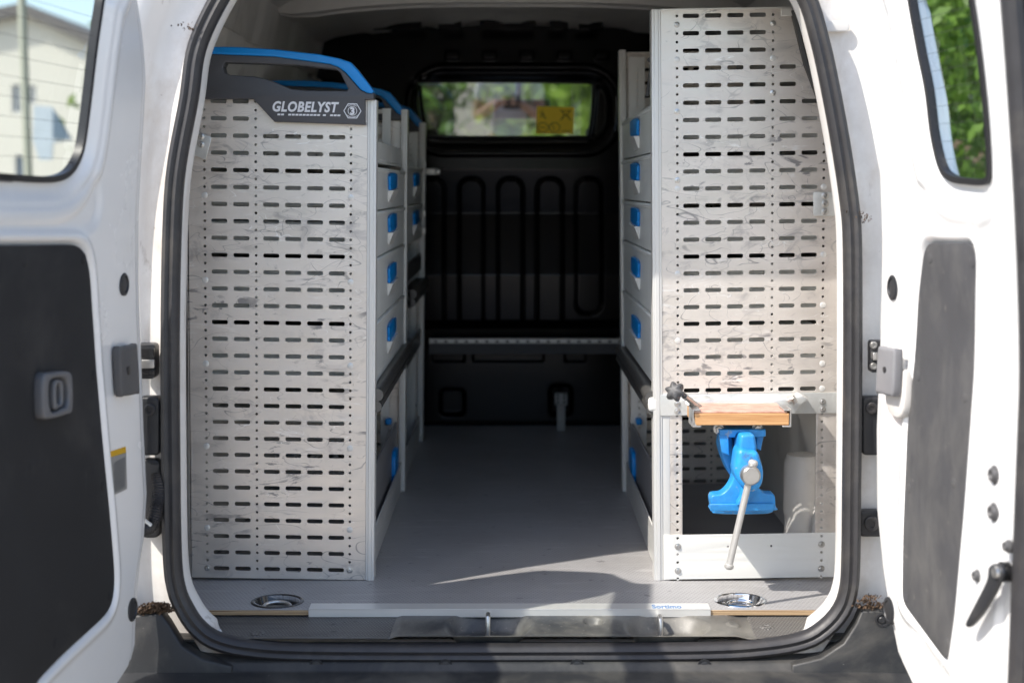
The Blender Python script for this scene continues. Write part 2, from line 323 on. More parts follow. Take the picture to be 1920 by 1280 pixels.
def catmull(P, n, closed=True):
    P = np.array(P, float); m = len(P); out = []
    for i in range(m if closed else m - 1):
        if closed: a, b, c, d = P[(i - 1) % m], P[i], P[(i + 1) % m], P[(i + 2) % m]
        else: a, b, c, d = P[max(i - 1, 0)], P[i], P[i + 1], P[min(i + 2, m - 1)]
        for k in range(n):
            t = k / n; out.append(.5 * ((2 * b) + (-a + c) * t + (2 * a - 5 * b + 4 * c - d) * t * t + (-a + 3 * b - 3 * c + d) * t ** 3))
    if not closed: out.append(P[-1])
    return np.array(out)
def resample(P, n, closed=True):
    Q = np.vstack([P, P[:1]]) if closed else P
    L = np.r_[0, np.cumsum(np.linalg.norm(np.diff(Q, axis=0), axis=1))]; t = np.linspace(0, L[-1], n + (1 if closed else 0))
    O = np.stack([np.interp(t, L, Q[:, k]) for k in range(Q.shape[1])], 1)
    return O[:-1] if closed else O
def sdf(X, Z, poly):
    P = np.stack([X.ravel(), Z.ravel()], 1); V = np.array(poly, float); W_ = np.roll(V, -1, 0)
    best = np.full(len(P), 1e9); ins = np.zeros(len(P), bool)
    for a, b in zip(V, W_):
        e = b - a; q = P - a; t = np.clip((q @ e) / (e @ e + 1e-12), 0, 1); d = q - t[:, None] * e
        best = np.minimum(best, np.einsum('ij,ij->i', d, d))
        c = (a[1] > P[:, 1]) != (b[1] > P[:, 1])
        with np.errstate(divide='ignore', invalid='ignore'):
            ins ^= c & (P[:, 0] < (b[0] - a[0]) * (P[:, 1] - a[1]) / (b[1] - a[1] + 1e-15) + a[0])
    return (np.sqrt(best) * np.where(ins, -1, 1)).reshape(X.shape)
def sm(x, a=0, b=1):
    t = np.clip((x - a) / (b - a), 0, 1); return t * t * (3 - 2 * t)
def grid_mesh(V, drop=None, flip=False):
    """V: (ny, nx, 3)"""
    ny, nx, _ = V.shape; idx = np.arange(ny * nx).reshape(ny, nx)
    f = np.stack([idx[:-1, :-1], idx[:-1, 1:], idx[1:, 1:], idx[1:, :-1]], -1).reshape(-1, 4)
    if flip: f = f[:, ::-1]
    if drop is not None:
        dr = drop.ravel(); f = f[~dr[f].all(1)]
    me = bpy.data.meshes.new('g'); me.from_pydata(V.reshape(-1, 3).tolist(), [], f.tolist())
    if drop is not None:
        bm = bmesh.new(); bm.from_mesh(me); bmesh.ops.delete(bm, geom=[v for v in bm.verts if not v.link_faces], context='VERTS'); bm.to_mesh(me); bm.free()
    me.update(); return me
def sweep(path, prof, closed_prof=False, out=None, yax=Vector((0,1,0))):
    """closed path of points near the x-z plane; prof: (outward, forward)"""
    n = len(path); P = [Vector(p) for p in path]; c = sum(P, Vector()) / n; vs = []
    for i in range(n):
        t = (P[(i + 1) % n] - P[i - 1]).normalized(); o = t.cross(yax).normalized()
        if o.dot(P[i] - c) < 0: o = -o
        for (d, dy) in prof: vs.append(P[i] + o * d + yax * dy)
    m = len(prof); mm = m if closed_prof else m - 1
    fs = [(i * m + k, i * m + (k + 1) % m, ((i + 1) % n) * m + (k + 1) % m, ((i + 1) % n) * m + k) for i in range(n) for k in range(mm)]
    me = bpy.data.meshes.new('s'); me.from_pydata([tuple(v) for v in vs], [], fs)
    bm = bmesh.new(); bm.from_mesh(me); bmesh.ops.recalc_face_normals(bm, faces=bm.faces); bm.to_mesh(me); bm.free(); return me
def dup(o, parent=None, loc=None, rot=None, label=None):
    c = o.copy(); COL.objects.link(c)
    if parent is not None: c.parent = parent
    if loc is not None: c.location = loc
    if rot is not None: c.rotation_euler = rot
    if label: c['label'] = label
    for ch in [q for q in COL.objects if q.parent is o]: dup(ch, c)
    return c
GZ = -.55                                            # ground level; the load floor is z = 0

# ------------------------------------------------------------------ ground
gm = mat('pale_asphalt', (.44,.40,.345), .9, var=.12, vscale=.8, dirt=[((.12,.115,.11), 60, .5, .8, (1,1,1), .5), ((.34,.32,.29), 200, .55, .75, (1,1,1), .5)], bump=(150,.6,.004))
g = MB(); g.add([(-600,-600,GZ),(600,-600,GZ),(600,900,GZ),(-600,900,GZ)], [(0,1,2,3)]); g.build('ground', gm, None, kind='structure')

# ------------------------------------------------------------------ the van
van = thing('van', 'white van with both rear doors open on a load bay fitted with racks', 'van', (0, 2.35, GZ))
def vp(name, me, m, **k): return link(name, me, m, k.pop('parent', van), world=k.pop('world', True), **k)
def rear_y(z): return 2.35 + .05 * max(z, 0)
seal_px = [(410,0),(369,90),(354,187),(330,320),(322,450),(319,640),(320,860),(323,1040),(331,1105),(347,1142),(368,1173),(403,1199),(470,1215),(600,1222),(960,1223),(1300,1221),(1430,1214),(1510,1199),(1552,1173),(1578,1142),(1590,1110),(1595,1060),(1597,900),(1599,640),(1598,450),(1592,375),(1575,262),(1554,150),(1537,75),(1514,0),(1480,-45),(1410,-72),(1250,-84),(960,-88),(660,-84),(520,-72),(445,-45)]
def on_rear(u, v):
    p = PY(u, v, 2.36)
    for _ in range(4): p = PY(u, v, rear_y(p.z))
    return p
path = resample(catmull([tuple(on_rear(*p)) for p in seal_px], 12), 300)
prof_body = [(.012,.075),(-.004,.066),(-.0135,.056),(-.0165,.045),(-.0165,.030),(-.0150,.014),(-.0135,.006),(.0125,.006),(.0165,.010),(.020,.030),(.028,.040),(.060,.042),(.080,.034),(.092,.010),(.110,-.004),(.150,-.004),(.20,.006),(.232,.035),(.242,.08)]
def half_w(z): return float(np.interp(z, [-.5,.25,.55,.75,1.05,1.34], [.79,.785,.745,.678,.640,.56]))
fm = sweep(path, prof_body)
for v_ in fm.vertices:
    if v_.co.y > 2.357 and v_.co.z < 0: v_.co.z -= .035 * float(sm(np.array(.57 - abs(v_.co.x)), 0, .07))
    hw = half_w(v_.co.z); v_.co.x = max(-hw, min(hw, v_.co.x))
gr_ = fm.attributes.new('grime', 'FLOAT', 'POINT'); wt = {6:.6, 7:1, 8:1, 9:1, 10:.42, 11:.15}
gr_.data.foreach_set('value', [wt.get(i_ % len(prof_body), 0) * (1 if i_ % len(prof_body) < 12 else 0) for i_ in range(len(fm.vertices))])
t_ = MT['white_dirty'].node_tree; bs_ = t_.nodes['Principled BSDF']; at_ = nd(t_, 'ShaderNodeAttribute'); at_.attribute_name = 'grime'
nz_ = nd(t_, 'ShaderNodeTexNoise'); nz_.inputs['Scale'].default_value = 9; nz_.inputs['Detail'].default_value = 9; nz_.inputs['Roughness'].default_value = .7
tc_ = nd(t_, 'ShaderNodeTexCoord'); t_.links.new(tc_.outputs['Object'], nz_.inputs[0])
mr_ = nd(t_, 'ShaderNodeMapRange'); mr_.inputs['From Min'].default_value = .34; mr_.inputs['From Max'].default_value = .66; t_.links.new(nz_.outputs[0], mr_.inputs[0])
mu_ = nd(t_, 'ShaderNodeMath', operation='MULTIPLY'); t_.links.new(mr_.outputs[0], mu_.inputs[0]); t_.links.new(at_.outputs['Fac'], mu_.inputs[1])
mx_ = nd(t_, 'ShaderNodeMix', data_type='RGBA'); t_.links.new(mu_.outputs[0], mx_.inputs[0]); t_.links.new(bs_.inputs['Base Color'].links[0].from_socket, mx_.inputs[6]); mx_.inputs[7].default_value = (.22,.16,.11,1)
t_.links.new(mx_.outputs[2], bs_.inputs['Base Color'])
vp('rear_frame', fm, MT['white_dirty'], smooth=50)
a = [(.014 * math.cos(q), -.004 + .013 * math.sin(q)) for q in np.linspace(0, 2 * math.pi, 15)[:-1]]
prof_seal = [(.0145,.007),(.016,-.002),(.013,-.012),(.007,-.016),(.003,-.0145),(.001,-.0125),(-.001,-.0125),(-.006,-.0155),(-.012,-.012),(-.0155,-.004),(-.015,.007)]
vp('door_opening_seal', sweep(path, prof_seal, True), MT['rubber'], smooth=40)
# inner faces of the body behind the frame
def wall_grid(fn, a0, a1, na, b0, b1, nb):
    A, B = np.meshgrid(np.linspace(a0, a1, na), np.linspace(b0, b1, nb)); return fn(A, B)
def side_liner(sg):
    def fn(Y, Z):
        X = .655 + .06 * sm(-Z, -.55, -.2) - .075 * sm(Z, .85, 1.25)
        rib = .010 * sm(np.abs(((Y - 2.55) % .48) - .24), .10, .15)
        X = X - rib + .012 * sm(np.abs(Z - .66), .03, .0) - .03 * sm(np.abs(Z - 1.02), .06, .04)
        arch = np.hypot(Y - 3.15, Z + .02); X = X - .12 * sm(arch, .46, .40)
        return np.stack([sg * X, Y, Z], -1)
    return wall_grid(fn, 2.44, 4.46, 140, -.06, 1.24, 90)
for sg in (-1, 1):
    vp('inner_side_panel', grid_mesh(side_liner(sg)), MT['liner'])
def roof_fn(X, Y):
    Z = 1.235 - .05 * (np.abs(X) / .6) ** 3 - .008 * sm(np.abs((X % .2) - .1), .05, .07)
    return np.stack([X, Y, Z], -1)
vp('roof_lining', grid_mesh(wall_grid(roof_fn, -.66, .66, 80, 2.42, 4.5, 10)), MT['liner'])
def bow(y, zc, wd, dep):
    mb = MB(); n = 24; prof = [(-wd,0),(-wd*.8,-dep),(-wd*.35,-dep*1.05),(-wd*.25,-dep*.8),(wd*.25,-dep*.8),(wd*.35,-dep*1.05),(wd*.8,-dep),(wd,0)]
    vs = []; m_ = len(prof)
    for i in range(n):
        x = -.60 + 1.2 * i / (n - 1); tp = float(sm(np.array(.60 - abs(x)), 0, .08))
        for (a_, b_) in prof: vs.append((x, y + a_ * (.5 + .5 * tp), zc - .045 * (abs(x) / .6) ** 3 + b_ * (.3 + .7 * tp)))
    mb.add(vs, [(i*m_+k, i*m_+k+1, (i+1)*m_+k+1, (i+1)*m_+k) for i in range(n-1) for k in range(m_-1)]); return mb
for y, z in ((2.95, 1.23), (3.62, 1.232)):
    bow(y, z, .07, .035).build('roof_bow', MT['liner'], van, world=True)
# outer skin
ob = MB()
for sg in (-1, 1):
    zl = [-.42,-.1,.25,.40,.55,.65,.75,.9,1.05,1.2,1.315]
    for ya, yb, zm in ((2.425, 4.75, 1.4), (4.75, 6.1, .6)):
        zq = [z for z in zl if z < zm]
        ob.add([(sg * (half_w(z) + (0 if y < 2.5 else .01)), y, z) for z in zq for y in (ya, yb)], [(2*i, 2*i+1, 2*i+3, 2*i+2) for i in range(len(zq)-1)])
ob.box(-.565,.565, 2.42, 5.35, 1.312, 1.33); ob.box(-.77,.77, 2.54, 6.2, -.16, -.08)
ob.box(-.78,.78, 6.1, 7.0, -.3, .35)
for sg in (-1, 1):
    ob.tube([(sg*.60,5.35,1.29),(sg*.74,6.15,.66)], .035, 8)
ob.box(-.60,.60,5.27,5.38,1.25,1.311)
ob.build('body_shell', MT['white'], van, world=True)
# hinges, latch housings and grommets on the two rear pillars
def pillar_box(pts, y, th, m, name, bev=.003):
    q = [PY(u, v, y) for u, v in pts]; pl = [(p.x, p.z) for p in q]
    return vp(name, poly_mesh(resample(catmull(pl, 6), 40).tolist(), (), th, bev, lambda a_, b_, c_: (a_, y + c_, b_)), m)
def rpx(u0, v0, u1, v1, r):
    return rrect((u0+u1)/2, (v0+v1)/2, abs(u1-u0), abs(v1-v0), r, 4)
def boxpx(name, u0, v0, u1, v1, y, th, m, r=6, bev=.002, parent=None, label=None):
    pl = [(PY(u, v, y).x, PY(u, v, y).z) for u, v in rpx(u0, v0, u1, v1, r)]
    return vp(name, poly_mesh(pl, (), th, bev, lambda a_, b_, c_: (a_, y + c_, b_)), m, parent=parent or van, label=label)
def discpx(name, u, v, y, r, th, m, parent=None, seg=18):
    p = PY(u, v, y); mb = MB(); mb.lathe((p.x, y + th / 2, p.z), (0,-1,0), [(0,r),(th*.8,r),(th,r*.85),(th,r*.5),(th*.7,r*.45)], seg)
    return mb.build(name, m, parent or van, world=True)
lh = boxpx('latch_housing', 256, 643, 295, 708, 2.387, .03, MT['black'], 8)
boxpx('latch_plate', 262, 652, 290, 672, 2.369, .006, MT['gloss'], 3, .001, lh); boxpx('latch_catch', 262, 674, 290, 690, 2.366, .008, MT['steel'], 3, .001, lh)
boxpx('latch_plate', 262, 692, 290, 702, 2.369, .006, MT['gloss'], 3, .001, lh)
hc = boxpx('hinge_cover', 262, 742, 303, 851, 2.38, .03, MT['black'], 9, .004); discpx('hinge_cap', 281, 768, 2.362, .010, .006, MT['rubber'], hc)
cg = boxpx('cable_grommet', 264, 858, 304, 1006, 2.385, .02, MT['black'], 14, .004)
mb = MB(); c0 = PY(296, 888, 2.365); c1 = PY(294, 950, 2.345); c2 = PY(283, 985, 2.33); c3 = PY(262, 992, 2.31)
cp = catmull([tuple(c0), tuple((c0 + c1) / 2 + Vector((.004, -.004, 0))), tuple(c1), tuple(c2), tuple(c3)], 16, False)
mb.tube([Vector(p) for p in cp], [.0105 + .0016 * (i % 2) for i in range(len(cp))], 14); mb.build('cable_sleeve', MT['rubber'], cg, world=True)
mb = MB(); mb.tube([PY(283,985,2.318), PY(270,975,2.315), PY(258,968,2.31)], .004, 8); mb.build('cable', MT['alu'], cg, world=True)
h2 = boxpx('hinge_bracket', 1629, 637, 1662, 697, 2.38, .02, MT['black'], 6); discpx('bolt', 1638, 647, 2.368, .006, .006, MT['steel'], h2); discpx('bolt', 1638, 686, 2.368, .006, .006, MT['steel'], h2)
boxpx('hinge_knuckle', 1634, 660, 1660, 674, 2.365, .02, MT['steel'], 3, .001, h2)
hc = boxpx('hinge_cover', 1613, 742, 1664, 851, 2.385, .026, MT['black'], 9, .004); discpx('hinge_cap', 1634, 765, 2.370, .010, .006, MT['rubber'], hc)
hc = boxpx('door_buffer', 1609, 955, 1660, 1003, 2.385, .026, MT['black'], 7, .004); discpx('hinge_cap', 1634, 981, 2.370, .013, .008, MT['rubber'], hc)
boxpx('pillar_patch', 1544, 40, 1592, 60, 2.43, .01, MT['liner'], 8, .002)

# ------------------------------------------------------------------ rear doors
def lean(z): return .058 * np.clip((np.asarray(z, float) - .48) / .6, 0, 1.2) ** 1.4
class Door:
    def __init__(s, sg, hx, hy, phi, W):
        s.sg = sg; s.h = Vector((hx, hy, 0)); s.W = W
        s.es = Vector((sg * math.sin(phi), -math.cos(phi), 0)); s.en = Vector((-sg * math.cos(phi), -math.sin(phi), 0))
    def sz(s, u, v, n=0):
        z = .5
        for _ in range(8):
            r = ray(u, v); p0 = s.h + s.en * (float(lean(z)) + n); t = (p0 - Vector((0,0,H))).dot(s.en) / r.dot(s.en)
            p = Vector((0,0,H)) + r * t; z = p.z
        return ((p - s.h).dot(s.es), z)
    def w(s, a, z, n):
        p = s.h + s.es * a + s.en * (n + float(lean(z))); return (p.x, p.y, z)
    def wa(s, A, Z, N):
        N = N + lean(Z); return np.stack([s.h.x + s.es.x * A + s.en.x * N, s.h.y + s.es.y * A + s.en.y * N, Z], -1)
def make_door(D, edge_px, win_px, win_extra, trim_px, trim_extra, pocket, mats, free_extra):
    e = sorted([D.sz(u, v, -.011) for u, v in edge_px], key=lambda p: p[1]); ez = np.array([p[1] for p in e]); es_ = np.array([p[0] for p in e])
    zb, zt = -.115, 1.14
    s0 = lambda z: np.interp(z, ez, es_) + .15 * np.clip((np.asarray(z, float) - .90) / .22, 0, 1) ** 1.6
    s1 = lambda z: D.W - .0 * z - .04 * sm(-z, .02, .115) ** 2
    win = resample(catmull([D.sz(u, v) for u, v in win_px] + win_extra, 8), 140).tolist()
    trim = resample(np.array([D.sz(u, v) for u, v in trim_px] + trim_extra), 160); trim = [tuple(p) for p in trim]
    # soften the trim corners
    T = np.array(trim)
    for _ in range(3): T = (np.roll(T, 1, 0) + 2 * T + np.roll(T, -1, 0)) / 4
    trim = T.tolist()
    nz_, ns_ = 330, 190
    z = np.linspace(zb, zt, nz_); tt = np.linspace(0, 1, ns_)
    Z = np.repeat(z[:, None], ns_, 1); A = s0(Z) + (s1(Z) - s0(Z)) * tt[None, :]
    dw = sdf(A, Z, win); dt = sdf(A, Z, trim)
    de = np.minimum(np.minimum(A - s0(Z), s1(Z) - A), np.minimum(Z - zb, zt - Z))
    N = -.016 * (1 - sm(de, .0, .022)) ** 2
    N += -.014 * (1 - sm(de, .034, .050)) * sm(A - s0(Z), 0, .01) * 0.55        # flange step
    N += -.013 * (1 - sm(dw, .004, .034))                                             # window reveal
    N += .004 * sm(dw, .034, .044) * (1 - sm(dw, .052, .064))
    N += -.007 * (1 - sm(dt, -.004, .006)) + .0035 * sm(dt, .0, .008) * (1 - sm(dt, .010, .022))
    for (pp, dep, soft) in pocket:
        dp = sdf(A, Z, pp); N += -dep * (1 - sm(dp, -soft, soft))
    drop = dw < .001
    V = D.wa(A, Z, N)
    # wrap the edges down to the outer skin
    def row(A_, Z_, n): return D.wa(A_, Z_, np.full_like(A_, n))
    V = np.concatenate([row(A[:1], Z[:1], -.065), V, row(A[-1:], Z[-1:], -.065)], 0)
    drop = np.concatenate([np.zeros((1, ns_), bool), drop, np.zeros((1, ns_), bool)], 0)
    A2 = np.concatenate([A[:1], A, A[-1:]], 0); Z2 = np.concatenate([Z[:1], Z, Z[-1:]], 0)
    V = np.concatenate([D.wa(A2[:, :1], Z2[:, :1], np.full((nz_ + 2, 1), -.065)), V, D.wa(A2[:, -1:], Z2[:, -1:], np.full((nz_ + 2, 1), -.065))], 1)
    drop = np.concatenate([np.zeros((nz_ + 2, 1), bool), drop, np.zeros((nz_ + 2, 1), bool)], 1)
    Vo = D.wa(A, Z, -.065 + .046 * (1 - sm(dw, .0, .06 if D.sg > 0 else .24)))
    me = join([grid_mesh(V, drop, D.sg < 0), grid_mesh(Vo, dw < .001, D.sg > 0)])
    d = vp('rear_door', me, MT['white'], smooth=60, label=mats['label'])
    # window: reveal, glass, gasket
    P = [Vector(D.w(p[0], p[1], -.020)) for p in win]
    def ring(off0, off1, n0, n1):
        Wn = np.array(win); c = Wn.mean(0); t = np.roll(Wn, -1, 0) - np.roll(Wn, 1, 0); o = np.stack([t[:, 1], -t[:, 0]], 1); o /= np.linalg.norm(o, axis=1)[:, None]
        if ((o * (Wn - c)).sum(1)).mean() < 0: o = -o
        a_ = Wn + o * off0; b_ = Wn + o * off1; k = len(Wn)
        mb = MB(); mb.add([D.w(*p, n0) for p in a_] + [D.w(*p, n0) for p in b_] + [D.w(*p, n1) for p in a_] + [D.w(*p, n1) for p in b_],
           [q for i in range(k) for j in [(i + 1) % k] for q in ((i, j, k + j, k + i), (2*k+i, 3*k+i, 3*k+j, 2*k+j), (i, 2*k+i, 2*k+j, j), (k+i, k+j, 3*k+j, 3*k+i))]); return mb
    ring(-.005, .004, -.008, -.020).build('window_gasket', MT['gasket'], d, world=True)
    gp = [tuple(p) for p in win]
    mb = MB(); mb.add([D.w(a_, b_, -.015) for a_, b_ in gp], [tuple(range(len(gp)))]); mb.build('window_glass', MT['glass_door'], d, world=True, smooth=0)
    Tc = np.array(trim).mean(0); Ti = (np.array(trim) - Tc) * .992 + Tc
    tp = poly_mesh(Ti.tolist(), (), .006, .0015, lambda a_, b_, c_: D.w(a_, b_, -.0035 + c_))
    link('trim_board', tp, mats['trim'], d, world=True)
    for (u, v) in mats['studs']:
        a_, z_ = D.sz(u, v); mb = MB(); o = Vector(D.w(a_, z_, -.001)); mb.lathe(o, D.en, [(0,.008),(.0008,.008),(.0016,.005)], 16); mb.build('trim_clip', mats['trim'], d, world=True)
    for (u, v, r) in mats['plugs']:
        a_, z_ = D.sz(u, v); a_ = max(a_, float(s0(np.array(z_))) + .030); mb = MB(); o = Vector(D.w(a_, z_, -.0085)); mb.lathe(o, D.en, [(0,r),(.010,r),(.0112,r*.9),(.0112,r*.74),(.0095,r*.70),(.010,r*.4)], 24); mb.build('rubber_plug', MT['black'], d, world=True)
    # free-edge gasket
    zz = np.linspace(zb + .01, zt - .005, 60); mb = MB()
    mb.tube([D.w(float(s1(np.array(q))) + .006, float(q), -.012) for q in zz], .015, 10)
    mb.tube([D.w(float(s1(np.array(q))) + .012, float(q), -.040) for q in zz], .012, 8); mb.build('edge_gasket', MT['rubber'], d, world=True)
    # heating wires
    return d, win
DR = Door(1, .597, 2.30, R(6.7), .465); DR.W = DR.sz(1912, 640)[0]; print('DOOR W', DR.W)
DL = Door(-1, -.600, 2.30, R(6.5), .70)
eR = [(1606,-60),(1612,0),(1632,150),(1645,300),(1650,450),(1647,600),(1640,800),(1641,950),(1652,1060),(1663,1130),(1680,1215),(1708,1275),(1730,1310),(1740,1340)]
wR = [(1686,-60),(1693,0),(1710,94),(1725,169),(1736,255),(1751,315),(1770,335),(1800,341),(1834,341),(1841,320),(1836,225),(1824,112),(1808,0),(1798,-60)]
tR = [(1738,452),(1822,452),(1831,470),(1829,560),(1822,760),(1808,950),(1790,1150),(1776,1245),(1768,1236),(1690,1130),(1692,1000),(1700,800),(1720,560),(1730,470)]
def pxpoly(D, pts): return resample(catmull([D.sz(u, v) for u, v in pts], 8), 80).tolist()
pkR = [(pxpoly(DR, [(1722,350),(1745,390),(1752,425),(1775,438),(1815,436),(1832,420),(1838,365),(1800,348)]), .006, .010),
       (pxpoly(DR, [(1700,1180),(1740,1200),(1775,1260),(1775,1300),(1735,1290)]), .006, .008)]
doorR, winR = make_door(DR, eR, wR, [], tR, [], pkR, dict(trim=MT['felt2'], studs=[(1743,483),(1823,490),(1721,705),(1808,745),(1703,915),(1787,905),(1697,1120),(1775,1205)], plugs=[(1674,539,.020),(1667,1144,.022)],
    label='narrow right rear door open past square with a grey trim board and small window'), None)
eL = [(278,-60),(290,0),(281,100),(272,250),(264,400),(264,520),(268,640),(273,800),(279,920),(274,1000),(265,1060),(259,1120),(257,1200),(250,1228),(226,1265),(205,1290),(190,1320)]
wL = [(213,-60),(205,0),(192,90),(180,190),(170,265),(160,300),(143,325),(118,336),(80,337),(0,331)]
wLx = [(.46, .757), (.60, .765), (.625, .80), (.61, .95), (.59, 1.02), (.5, 1.04)]
tL = [(0,455),(148,455),(162,463),(171,500),(180,640),(195,830),(208,960),(218,1080),(216,1130),(203,1152),(120,1228),(60,1290)]
tLx = [(.40, -.09), (.655, -.09), (.655, .60), (.655, .675)]
pkL = [(pxpoly(DL, [(-60,350),(60,356),(150,352),(180,330),(190,380),(175,425),(120,435),(-60,430)]), .005, .012)]
doorL, winL = make_door(DL, eL, wL, wLx, tL, tLx, pkL, dict(trim=MT['felt'], studs=[(49,490),(158,485),(177,703),(194,912),(208,1117),(105,1205),(60,875)], plugs=[(232,533,.018),(248,1142,.019)],
    label='wide left rear door open past square with a black trim board and pull handle'), None)
# heating wires in the two door windows
for D, win, d, z0, z1, n in ((DL, winL, doorL, .785, 1.06, 12), (DR, winR, doorR, .785, 1.06, 12)):
    W_ = np.array(win); mb = MB()
    for k in range(n):
        z = z0 + (z1 - z0) * k / (n - 1); xs = []
        for a_, b_ in zip(W_, np.roll(W_, -1, 0)):
            if (a_[1] > z) != (b_[1] > z): xs.append(a_[0] + (b_[0] - a_[0]) * (z - a_[1]) / (b_[1] - a_[1]))
        if len(xs) >= 2: mb.tube([D.w(min(xs) + .008, z, -.0135), D.w(max(xs) - .008, z, -.0135)], .0003, 4)
    mb.build('heater_wires', MT['black_print'], d, world=True)
def on_door(D, d, name, pts, n, th, m, bev=.002, smooth_=True, mult=0, holes=()):
    pl = [D.sz(u, v, n) for u, v in pts]
    if smooth_: pl = resample(catmull(pl, 6), 48).tolist()
    hs = [resample(catmull([D.sz(u, v, n) for u, v in h_], 6), 30).tolist() for h_ in holes]
    return link(name, poly_mesh(pl, hs, th, bev, lambda a_, b_, c_: D.w(a_, b_, n + c_)), m, d, world=True)
# left door: recessed pull handle, stop pad, certificate-like label plate, glass stamp
on_door(DL, doorL, 'pull_handle_frame', [(73,706),(90,698),(120,696),(127,712),(127,768),(118,776),(84,785),(73,776)], .006, .016, MT['pull'], .004, True, 0, [[(84,716),(110,708),(119,720),(119,757),(108,766),(86,770)]])
on_door(DL, doorL, 'pull_handle_cup', [(80,712),(118,706),(121,764),(82,774)], -.001, .004, MT['black'], .001)
on_door(DL, doorL, 'pull_handle_grip', [(97,716),(108,712),(113,720),(113,756),(106,764),(97,764)], .008, .010, MT['pull'], .003, True, 0, [[(101,724),(108,722),(109,752),(102,756)]])
sp_ = on_door(DL, doorL, 'door_stop_pad', [(218,656),(223,651),(246,646),(251,651),(255,732),(251,738),(228,742),(222,736)], .009, .014, MT['dark_pl'], .004)
on_door(DL, doorL, 'pad_hole', [(238,690),(242,686),(245,691),(244,700),(240,702)], .0165, .002, MT['gasket'], .0005)
on_door(DL, doorL, 'label_sheet', [(206,857),(236,848),(238,916),(211,929)], .0005, .001, MT['lbl'], 0, False)
on_door(DL, doorL, 'label_header', [(205,847),(235,837),(236,848),(206,857)], .0005, .0012, MT['yellow'], 0, False)
lt = []
a0, z0 = DL.sz(233, 856); a1, z1 = DL.sz(213, 923)
for k in range(17):
    f_ = (k + .5) / 17; zc = z0 + (z1 - z0) * f_; x0 = a0 + (a1 - a0) * f_ * .2
    mb = MB(); aL = DL.sz(234, 850 + 66 * f_)[0] + .003; aR = DL.sz(208, 862 + 64 * f_)[0] - .003
    mb.add([DL.w(aL, zc + .0006 + .0, .0016), DL.w(aR - random.uniform(0, .012), zc + .0006, .0016), DL.w(aR - .004, zc - .0006, .0016), DL.w(aL, zc - .0006, .0016)], [(0,1,2,3)]); lt.append(mb.mesh())
link('label_text_lines', join(lt), MT['grey_pl'], doorL, world=True, smooth=0)
ga, gz = DL.sz(133, 306, -.0135)
st = [text_mesh(t_, s_, .0002, 0, 0, lambda a_, b_, c_, dz=dz: Vector(DL.w(ga - a_, gz + b_ - dz, -.028 + c_)), align='CENTER') for t_, s_, dz in (('M VARGES', .0085, 0), ('43R-00', .006, .0085), ('TEMPERED', .006, .0155), ('M  108  4', .006, .0225))]
st = [text_mesh(t_, s_, .0002, 0, 0, lambda a_, b_, c_, dz=dz: Vector(DL.w(ga - a_, gz + b_ - dz, -.028 + c_)), align='CENTER') for t_, s_, dz in (('AGUARDA', .0085, 0),)] if False else st[:0]
mb = MB()
for k, (dz, wd_) in enumerate(((0,.019),(.006,.010),(.010,.016),(.014,.012),(.020,.018))):
    x = -wd_ / 2
    while x < wd_ / 2:
        l_ = random.uniform(.0012, .0030); hgt = .0022 if k == 0 else .0012
        mb.add([DL.w(ga - x, gz - dz, -.0135), DL.w(ga - x - l_, gz - dz, -.0135), DL.w(ga - x - l_, gz - dz + hgt, -.0135), DL.w(ga - x, gz - dz + hgt, -.0135)], [(0,1,2,3)]); x += l_ + .0009
mb.build('glass_stamp', MT['black_print'], doorL, world=True, smooth=0)
# right door: stop pad on its bracket, lock plugs, lock lever
on_door(DR, doorR, 'stop_bracket', [(1676,648),(1700,692),(1704,700),(1700,775),(1682,780),(1668,745)], .004, .016, MT['liner'], .004)
on_door(DR, doorR, 'door_stop_pad', [(1654,655),(1660,651),(1682,654),(1685,662),(1682,735),(1676,742),(1654,736),(1650,730)], .020, .016, MT['mid'], .004)
on_door(DR, doorR, 'pad_hole', [(1656,690),(1659,687),(1661,692),(1660,697),(1657,698)], .0285, .002, MT['gasket'], .0005)
for (u, v, r) in ((1860,890,.013),(1859,960,.013),(1885,1024,.009),(1828,1079,.009)):
    a_, z_ = DR.sz(u, v, .004); mb = MB(); o = Vector(DR.w(a_, z_, -.003)); mb.lathe(o, DR.en, [(0,r),(.004,r),(.005,r*.8),(.009,r*.7),(.010,r*.5),(.006,r*.3)], 18); mb.build('lock_bolt', MT['dark_pl'], doorR, world=True)
a_, z_ = DR.sz(1866, 1072, .016); mb = MB(); o = Vector(DR.w(a_, z_, -.002)); mb.lathe(o, DR.en, [(0,.014),(.010,.014),(.012,.011),(.016,.010)], 20); lv = mb.build('lock_spindle', MT['gloss'], doorR, world=True)
on_door(DR, doorR, 'lock_lever', [(1857,1064),(1866,1056),(1876,1058),(1882,1070),(1879,1085),(1868,1110),(1848,1145),(1822,1174),(1814,1168),(1830,1135),(1848,1100),(1856,1080)], .017, .008, MT['black'], .003)
a_, z_ = DR.sz(1868, 1072, .022); mb = MB(); mb.lathe(Vector(DR.w(a_, z_, .019)), DR.en, [(0,.008),(.006,.008),(.007,.006)], 14); mb.build('lever_screw', MT['steel'], doorR, world=True)

